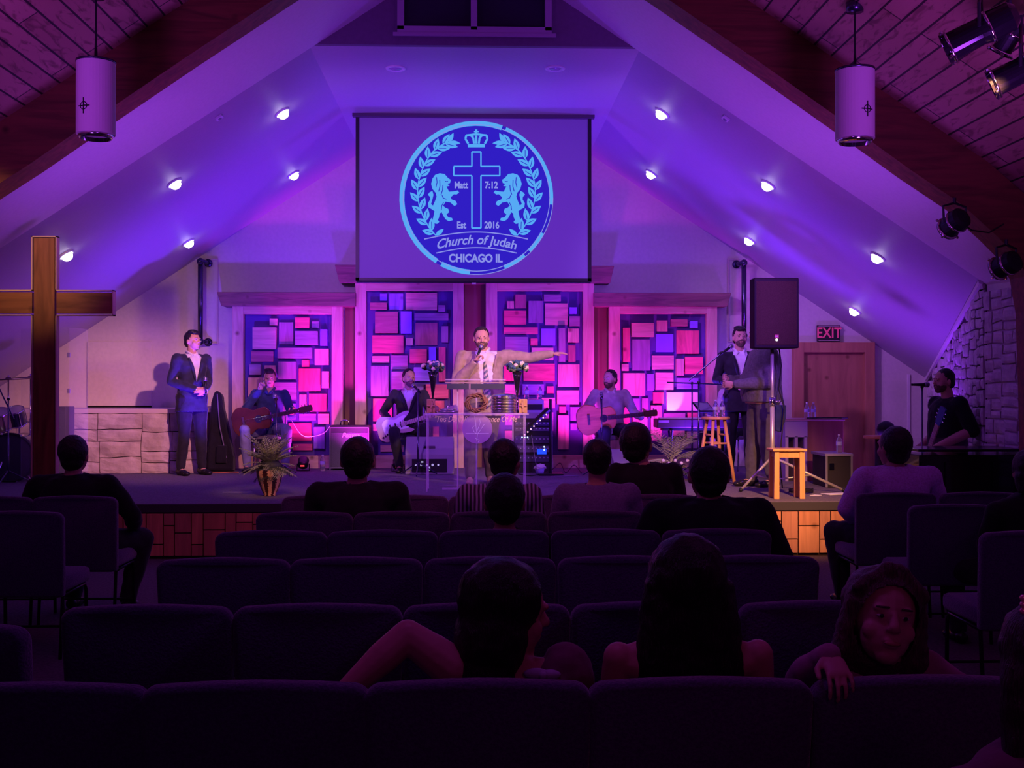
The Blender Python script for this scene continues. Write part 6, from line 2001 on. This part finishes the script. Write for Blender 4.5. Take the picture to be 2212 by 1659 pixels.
can('chrome trimmed can spotlight cut by the right edge of the photo', at(2206, 152, 6.5), (-.85, .45, -.40), .36, .095, gl, .32)
can('black spotlight hanging under the right arch, inner one', at(2062, 482, 8.85), (-.25, .8, -.35), .20, .10, blackm, .20, 'spotlights under the arch')
can('black spotlight hanging under the right arch, outer one', at(2174, 572, 8.85), (-.35, .8, -.25), .20, .10, blackm, .20, 'spotlights under the arch')
o = MB().tube([V((0, 0, 0)), V((.10, 0, -.07)), V((.24, 0, -.09)), V((.36, 0, -.02))], .006, 5).build('spotlight_cable', blackm, loc=at(2072, 478, 8.9)); tag(o, 'thin cable sagging from the spotlight under the right arch', 'cable')
# bar that carries the upper right spotlights
o = MB().cyl((-.35, 0, 0), (.75, 0, 0), .022, n=10).build('lighting_bar', blackm, loc=at(2118, 68, 6.5) + V((0, 0, .32))); tag(o, 'black bar carrying the upper right spotlights', 'bar')
# ================================================================ the seats
chf = mat('chair_fabric', (0.105, 0.062, 0.16), 0.9, kind='n', scale=120, c2=(0.065, 0.040, 0.11), bump=0.4, sheen=.5, spec=.1)
chm = mat('chair_frame', (0.03, 0.025, 0.035), 0.4, .6)
def church_chair():
    """faces +y; the rear face of the back is at y=0"""
    t = thing('church_chair', '-', 'chair', (0, 0, 0), 0, 'rows of dark upholstered church chairs')
    W = .556
    m = MB()
    ol = []
    r = .048
    hw = W / 2
    for k in range(9):
        a_ = PI - k * PI / 16
        ol.append((-hw + r + r * math.cos(a_), .87 - .012 - r + r * math.sin(a_)))
    for k in range(1, 6): ol.append((-hw + r + (W - 2 * r) * k / 6, .87 - .012 + .012 * math.sin(PI * k / 6)))
    ol += [(-x, z) for x, z in ol[:9]][::-1]
    ol += [(hw - .012, .36), (-hw + .012, .36)]
    m.prism(ol, 'y', 0, .065)
    for v in m.bm.verts:
        v.co.y += .05 * (.87 - v.co.z) / .5 - .018 * (1 - (v.co.x / hw) ** 2)
    m.build('backrest', chf, t, bev=.016, smooth=True)
    MB().box((0, .30, .425), (W - .02, .48, .095), bev=.03).build('seat', chf, t, smooth=True)
    MB().box((0, .29, .365), (W - .10, .42, .02)).build('seat_frame', chm, t)
    for s in (-1, 1):
        x = s * (hw - .03)
        MB().tube([(x, .09, .62), (x, .10, .36), (x, .06, .0)], .011, 8).build('leg', chm, t, smooth=True)
        MB().tube([(x, .10, .36), (x, .47, .37), (x, .50, .33), (x, .51, 0)], .011, 8).build('leg', chm, t, smooth=True)
    MB().cyl((-hw + .03, .505, .10), (hw - .03, .505, .10), .008, n=8).build('stretcher', chm, t)
    return t
ch0 = church_chair()
first = [True]
ordn = ['leftmost', 'second from left', 'third from left', 'second from right', 'rightmost']
def put_chair(x, y, label, rz=0.0):
    if first[0]:
        first[0] = False
        ch0.location = (x, y, 0); ch0.rotation_euler = (0, 0, rz); ch0['label'] = label
        return ch0
    return dup(ch0, (x, y, 0), rz, label)
rows = [('nearest centre row', 2.74, [-180, 305, 790, 1275, 1760, 2245]), ('second centre row from the camera', 3.73, [125, 500, 868, 1235, 1598, 1962]), ('third centre row from the camera', 4.76, [335, 625, 912, 1207, 1490, 1776]),
        ('fourth centre row from the camera', 5.68, [462, 705, 945, 1190, 1430, 1672]), ('fifth centre row from the camera', 6.55, [550, 762, 972, 1182, 1393, 1603]), ('farthest centre row, nearest the stage', 7.55, [608, 788, 968, 1150, 1330, 1510])]
for nm_, d_, xs_ in rows:
    for i in range(5):
        p = at((xs_[i] + xs_[i + 1]) / 2, 1300, d_)
        put_chair(p.x, d_, 'dark upholstered chair, %s, %s' % (ordn[i], nm_))
put_chair(at(158, 1100, 7.56).x, 7.56, 'dark upholstered chair at the left holding the broad shouldered man in black')
put_chair(at(-25, 1100, 7.56).x, 7.56, 'dark upholstered chair at the left edge beside the broad shouldered man')
put_chair(at(28, 1100, 6.63).x, 6.63, 'dark upholstered chair at the left edge behind the broad shouldered man')
put_chair(at(-150, 1340, 3.45).x, 3.50, 'dark upholstered chair cut by the left edge, lowest one there', -.25)
put_chair(at(1939, 1065, 7.65).x, 7.65, 'dark upholstered chair at right holding the man in the pale shirt')
put_chair(at(2122, 1065, 7.65).x, 7.65, 'dark upholstered chair at right, next to the pale shirted man on his right')
put_chair(at(2064, 1092, 6.84).x, 6.84, 'dark upholstered chair behind the man in the pale shirt')
put_chair(at(2232, 1150, 5.60).x, 5.55, 'dark upholstered chair cut by the right edge behind the woman in black')

# ================================================================ the audience
def seat_pt(px, Y):
    p = at(px, 1000, Y); p.z = 0; return p
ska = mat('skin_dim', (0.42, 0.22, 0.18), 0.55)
def backhair(t, HP, HS, R, J, hair, s):
    m = MB()
    m.sph(HP(0, .030, .030), HS(.088, .098, .098), R, 20)
    m.sph(HP(0, .042, -.028), HS(.070, .070, .066), R, 16)
    m.build('hair', hair, t, remesh=.010, rough=.003, rs=30)
def aud(label, px, ytop, Y, shw, g=1.0, fat=1.0, top=None, head=(0, 0, 0), hx=0.0, belly=1.1, style=backhair, hs=1.06, group=None, J=None, rz=PI, **k):
    """seated person whose head top sits at photo height ytop"""
    Y += .05
    p = seat_pt(px, Y)
    zt = at(px, ytop, Y).z
    s = zt / 1.345
    JJ = dict(SIT)
    hw = shw / 2 / s - .06 * g
    JJ.update(shl=(-hw, 0, .985), shr=(hw, 0, .985), ell=(-hw - .06, -.05, .72), elr=(hw + .06, -.05, .72), wrl=(-.14, -.30, .58), wrr=(.14, -.30, .58), hd=(hx, -.03, 1.20), nk=(hx * .4, -.005, 1.06))
    if J: JJ.update(J)
    JJ['hd'] = (JJ['hd'][0], JJ['hd'][1], 1.345 - .132 * hs)
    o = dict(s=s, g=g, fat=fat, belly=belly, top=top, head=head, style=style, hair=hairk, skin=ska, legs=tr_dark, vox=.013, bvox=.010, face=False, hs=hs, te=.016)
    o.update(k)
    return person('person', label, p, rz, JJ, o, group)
blk = cloth('black_jacket', (0.014, 0.010, 0.018)); blk2 = cloth('charcoal_jacket', (0.022, 0.016, 0.026))
pnk = cloth('mauve_shirt', (0.22, 0.16, 0.34), scale=90, bump=.2)
pale = cloth('pale_shirt', (0.62, 0.45, 0.90), scale=90, bump=.3)
def stripe():
    m = bpy.data.materials.new('striped_shirt'); m.use_nodes = True
    nt = m.node_tree; N, L = nt.nodes.new, nt.links.new
    tc = N('ShaderNodeTexCoord'); wv = N('ShaderNodeTexWave'); wv.inputs['Scale'].default_value = 13; wv.inputs['Distortion'].default_value = .6; wv.inputs['Detail'].default_value = 0
    cr = N('ShaderNodeValToRGB'); cr.color_ramp.elements[0].position = .45; cr.color_ramp.elements[1].position = .60
    cr.color_ramp.elements[0].color = (0.05, .03, .07, 1); cr.color_ramp.elements[1].color = (0.38, .32, .56, 1)
    L(tc.outputs['Object'], wv.inputs[0]); L(wv.outputs[0], cr.inputs[0]); L(cr.outputs[0], nt.nodes['Principled BSDF'].inputs[0]); nt.nodes['Principled BSDF'].inputs['Roughness'].default_value = .9
    return m
aud('broad shouldered man in black seated at the far left with his back turned', 158, 937, 7.78, .70, g=1.22, fat=1.08, top=blk, belly=1.2, hx=0.0, hs=1.2,
    J=dict(elr=(-.42, -.06, .78), shl=(-.25, 0, .97), shr=(.25, 0, .97), ell=(-.40, -.10, .74), wrl=(-.34, -.34, .62), knl=(-.40, -.34, .54), anl=(-.30, -.30, .09), knr=(.12, -.46, .52)) | dict(elr=(.36, -.05, .74)))
aud('balding man in a dark jacket seated left of centre in the audience', 772, 940, 6.74, .60, g=1.12, fat=1.12, top=blk2, hs=1.22, J=dict(ell=(-.30, -.05, .72), elr=(.30, -.05, .72)))
aud('man in a striped shirt seated in front of the pulpit', 1078, 945, 6.74, .50, g=1.0, fat=1.0, top=stripe(), hx=-.045, hs=1.14, head=(0, 0, -.45))
aud('man with a clipped neckline sitting low, behind the striped shirt', 1090, 1018, 5.86, .58, g=1.05, fat=1.12, top=blk, hs=1.45, belly=1.1, J=dict(shl=(-.26, 0, .90), shr=(.26, 0, .90), nk=(0, 0, 1.0)))
aud('man in a mauve shirt seated right of centre in the audience', 1290, 945, 6.74, .51, g=1.05, fat=1.0, top=pnk, hs=1.06)
aud('man in a black jacket seated ahead, between the mauve shirt and the fern', 1392, 909, 7.72, .52, g=1.08, fat=1.15, top=blk, hx=.05, hs=1.27, head=(0, 0, -.35))
aud('large man in a black jacket blocking the tall stool', 1532, 960, 5.86, .74, g=1.42, fat=1.15, top=blk, belly=1.3, hs=1.30, hx=.0, J=dict(shl=(-.27, 0, .96), shr=(.27, 0, .96), ell=(-.40, -.02, .72), elr=(.40, -.02, .72)))
aud('man in a pale patterned shirt seated at right in the audience', 1938, 918, 7.86, .66, g=1.20, fat=1.0, top=pale, hs=1.26, hx=.02, head=(0, 0, .35),
    J=dict(shl=(-.24, 0, .97), shr=(.24, 0, .97), knr=(.34, -.34, .54), anr=(.30, -.30, .09), elr=(.36, -.05, .74), ell=(-.34, -.05, .74)))
# woman in black at the right edge
def longhair(w0=.10, L=.42, wl=.14, y0=.05):
    def f(t, HP, HS, R, J, hair, s):
        m = MB()
        m.sph(HP(0, .025, .030), HS(.094, .104, .100), R, 20)
        hd = J['hd']
        R_ = []
        for i in range(9):
            u = i / 8
            c = HP(0, y0, .02) * (1) - V((0, 0, L * s * u))
            c.y += .02 * u
            R_.append((c, (w0 * (1 - u) + wl * u + .012 * math.sin(PI * u)) * s, (.078 - .022 * u) * s))
        m.loft(R_, 24, 2.1)
        m.build('hair', hair, t, remesh=.009, rough=.006, rs=26, smit=1)
    return f
hairs = mat('hair_strands', (0.016, 0.010, 0.014), 0.38, kind='woodz', scale=160, c2=(0.005, 0.003, 0.006), bump=.6)
aud('woman in a black coat cut by the right edge of the photo', 2225, 968, 6.55, .50, g=1.05, top=blk, hs=1.15, style=longhair(.10, .16, .10), hair=hairs, J=dict(shl=(-.22, 0, .93), shr=(.22, 0, .93), ell=(-.33, -.05, .66), knr=(.34, -.42, .50), anr=(.30, -.40, .09)))

# foreground: woman with dark hair, arm over the seats, face turned right
rose_c = cloth('rose_blouse', (0.20, 0.06, 0.12), bump=.3)
def bob(t, HP, HS, R, J, hair, s):
    s = s * 1.36
    m = MB()
    m.sph(HP(0, .028, .040), HS(.103, .112, .100), R, 22)
    m.sph(HP(0, .040, -.060), HS(.110, .088, .120), R, 20)
    m.sph(HP(.0, .045, -.150), HS(.105, .072, .095), R, 18)
    Ri = R.inverted()
    m.build('hair', hair, t, remesh=.007, rough=.005, rs=26, smit=1, cut=lambda p: ((Ri @ (p - J['hd'])).y < -.050 * s))
Y = 3.06
aud('woman with thick dark hair in the foreground, face turned right, bare arm raised', 1100, 1213, Y, .40, g=.98, ag=1.3, top=None, hs=1.36, head=(.15, 0, -1.2), style=bob, hair=hairs, skin=mat('skin_rose', (0.50, .22, .20), .5),
    J=dict(shr=(.18, .02, .99), shl=(-.19, .0, .99), elr=(.34, .0, 1.10), wrr=(.56, .10, .92), ell=(-.22, -.06, .80), wrl=(-.10, -.25, .70), hd=(0, -.02, 1.17), nk=(0, 0, 1.04)),
    vox=.009, bvox=.006, barer=2, handr=dict(curl=.5))
bpy_o = [o for o in bpy.data.objects if o.get('label', '').startswith('woman with thick dark hair')][0]
m = MB(); s_ = at(1100, 1213, Y).z / 1.345
m.loft([(V((0, .02, .55)), .17, .12), (V((0, .02, .72)), .16, .115), (V((0, .01, .86)), .165, .125), (V((0, 0, .93)), .15, .115), (V((0, 0, .975)), .10, .085)], 26)
m.cap((-.185, 0, .975), (-.15, 0, .90), .088, .10); m.cap((-.19, 0, .975), (-.225, -.03, .86), .088, .078)
m.move(Matrix.Scale(s_, 4)); m.build('blouse', rose_c, bpy_o, remesh=.009, smit=2, rough=.007, rs=14)
m = MB(); m.sph(V((-.085, .09, .985)) * s_, (.035, .015, .015)); m.sph(V((-.13, .085, .98)) * s_, (.030, .014, .014)); m.sph(V((-.105, .10, .982)) * s_, (.012, .012, .012)); m.build('bow', cloth('bow_pale', (0.45, .38, .55)), bpy_o, smooth=True)

# foreground: long straight hair
aud('woman with long straight dark hair and bare shoulders in the foreground', 1484, 1150, 3.06, .47, g=.98, top=None, hs=1.34, style=longhair(.140, .56, .185, .045), hair=hairs, skin=mat('skin_rose', (0.50, .22, .20), .5), vox=.009, bvox=.007,
    J=dict(shl=(-.22, .02, .965), shr=(.22, .02, .96), ell=(-.255, -.03, .70), elr=(.255, -.03, .70)))
bpy_o = [o for o in bpy.data.objects if o.get('label', '').startswith('woman with long straight')][0]
s_ = at(1480, 1150, 3.06).z / 1.345
m = MB(); m.loft([(V((0, .02, .50)), .17, .125), (V((0, .02, .72)), .155, .118), (V((0, .01, .86)), .165, .122), (V((0, 0, .92)), .13, .10)], 26); m.move(Matrix.Scale(s_, 4)); m.build('top', blk, bpy_o, remesh=.009, smit=1)

# child looking at the camera over the nearest row
def childhair(t, HP, HS, R, J, hair, s):
    s = s * 1.30
    m = MB()
    m.sph(HP(0, .020, .040), HS(.100, .108, .095), R, 22)
    m.sph(HP(0, .035, -.045), HS(.104, .085, .120), R, 20)
    for k in (-1, 1):
        m.cap(HP(k * .080, -.012, .050), HP(k * .094, .0, -.09), .022 * s, .028 * s, 12)
        m.cap(HP(k * .096, .0, -.09), HP(k * .082, .02, -.15), .030 * s, .014 * s, 12)
        m.cap(HP(k * .016, -.040, .122), HP(k * .075, -.036, .070), .022 * s, .022 * s, 10)
    Ri = R.inverted()
    def cut(p):
        q = Ri @ (p - J['hd']) / (s * 1.0)
        f = (q.x / .074) ** 2 + ((q.z + .010) / .098) ** 2
        return q.y < .012 and f < 1
    m.build('hair', hair, t, remesh=.006, rough=.004, rs=34, smit=1, cut=cut)
Y = 3.02
p = seat_pt(1895, Y)
zt = at(1895, 1222, Y).z
s = zt / 1.345
Jc = dict(SIT)
Jc.update(pel=(-.02, .10, .55), wst=(-.02, .08, .70), ch=(-.01, .06, .88), nk=(0, .01, 1.055), hd=(0, -.05, 1.180), shl=(-.16, .03, .99), shr=(.17, .03, .995), ell=(-.275, -.06, .985), wrl=(-.238, -.255, 1.112), elr=(.29, .02, .93), wrr=(.38, -.04, .86),
          hpl=(-.09, .1, .53), knl=(-.10, -.05, .50), anl=(-.10, .30, .50), hpr=(.07, .1, .53), knr=(.08, -.05, .50), anr=(.08, .30, .50))
chd = person('person', 'child with long brown hair facing the camera, one hand on the chair back', p, 0, Jc,
       dict(s=s, g=.92, nose=.94, brow=0.2, belly=1.0, fat=1.06, head=(-.10, .14, -.06), style=childhair, hair=mat('hair_child', (0.11, 0.055, 0.06), 0.4, kind='woodz', scale=150, c2=(0.035, 0.018, 0.025), bump=.6), skin=mat('skin_child', (0.46, .22, .21), .5), hs=1.30,
            top=cloth('pink_cardigan', (0.36, .14, .26)), legs=tr_dark, te=.014, vox=.009, bvox=.0042, footl=(0, 1, 0), footr=(0, 1, 0),
            handl=dict(d=(.03, -.80, -.42), n=(.0, .4, -1), curl=.50, thumb=.1, spread=.15), handr=dict(curl=.6), vneck=(.05, .99, 1.05)))
# woman at the bottom right corner
Y = 1.95
p = seat_pt(2290, Y)
aud('woman with long hair cut by the lower right corner of the photo', 2268, 1290, Y, .40, g=.98, top=cloth('dark_rose_top', (0.16, .05, .11)), hs=1.0, style=longhair(.095, .34, .085, .03), hair=mat('hair_corner', (0.05, 0.02, 0.035), 0.4, kind='woodz', scale=160, c2=(0.015, 0.007, 0.014), bump=.6), skin=mat('skin_rose', (0.50, .22, .20), .5), vox=.009, bvox=.008,
    J=dict(shl=(-.18, 0, .93), shr=(.18, 0, .93)))
q = at(2210, 1292, Y - .05)
t = thing('hair_clip', 'sparkling pink hair clip at the right edge of the photo', 'hair clip', q)
m = MB()
for k in range(3): m.sph((0, 0, -.011 * k), .006, n=8)
m.build('beads', mat('clip_pink', (0.9, .4, .5), .2, .3), t, smooth=True)
bpy.data.objects[t.name].parent = None
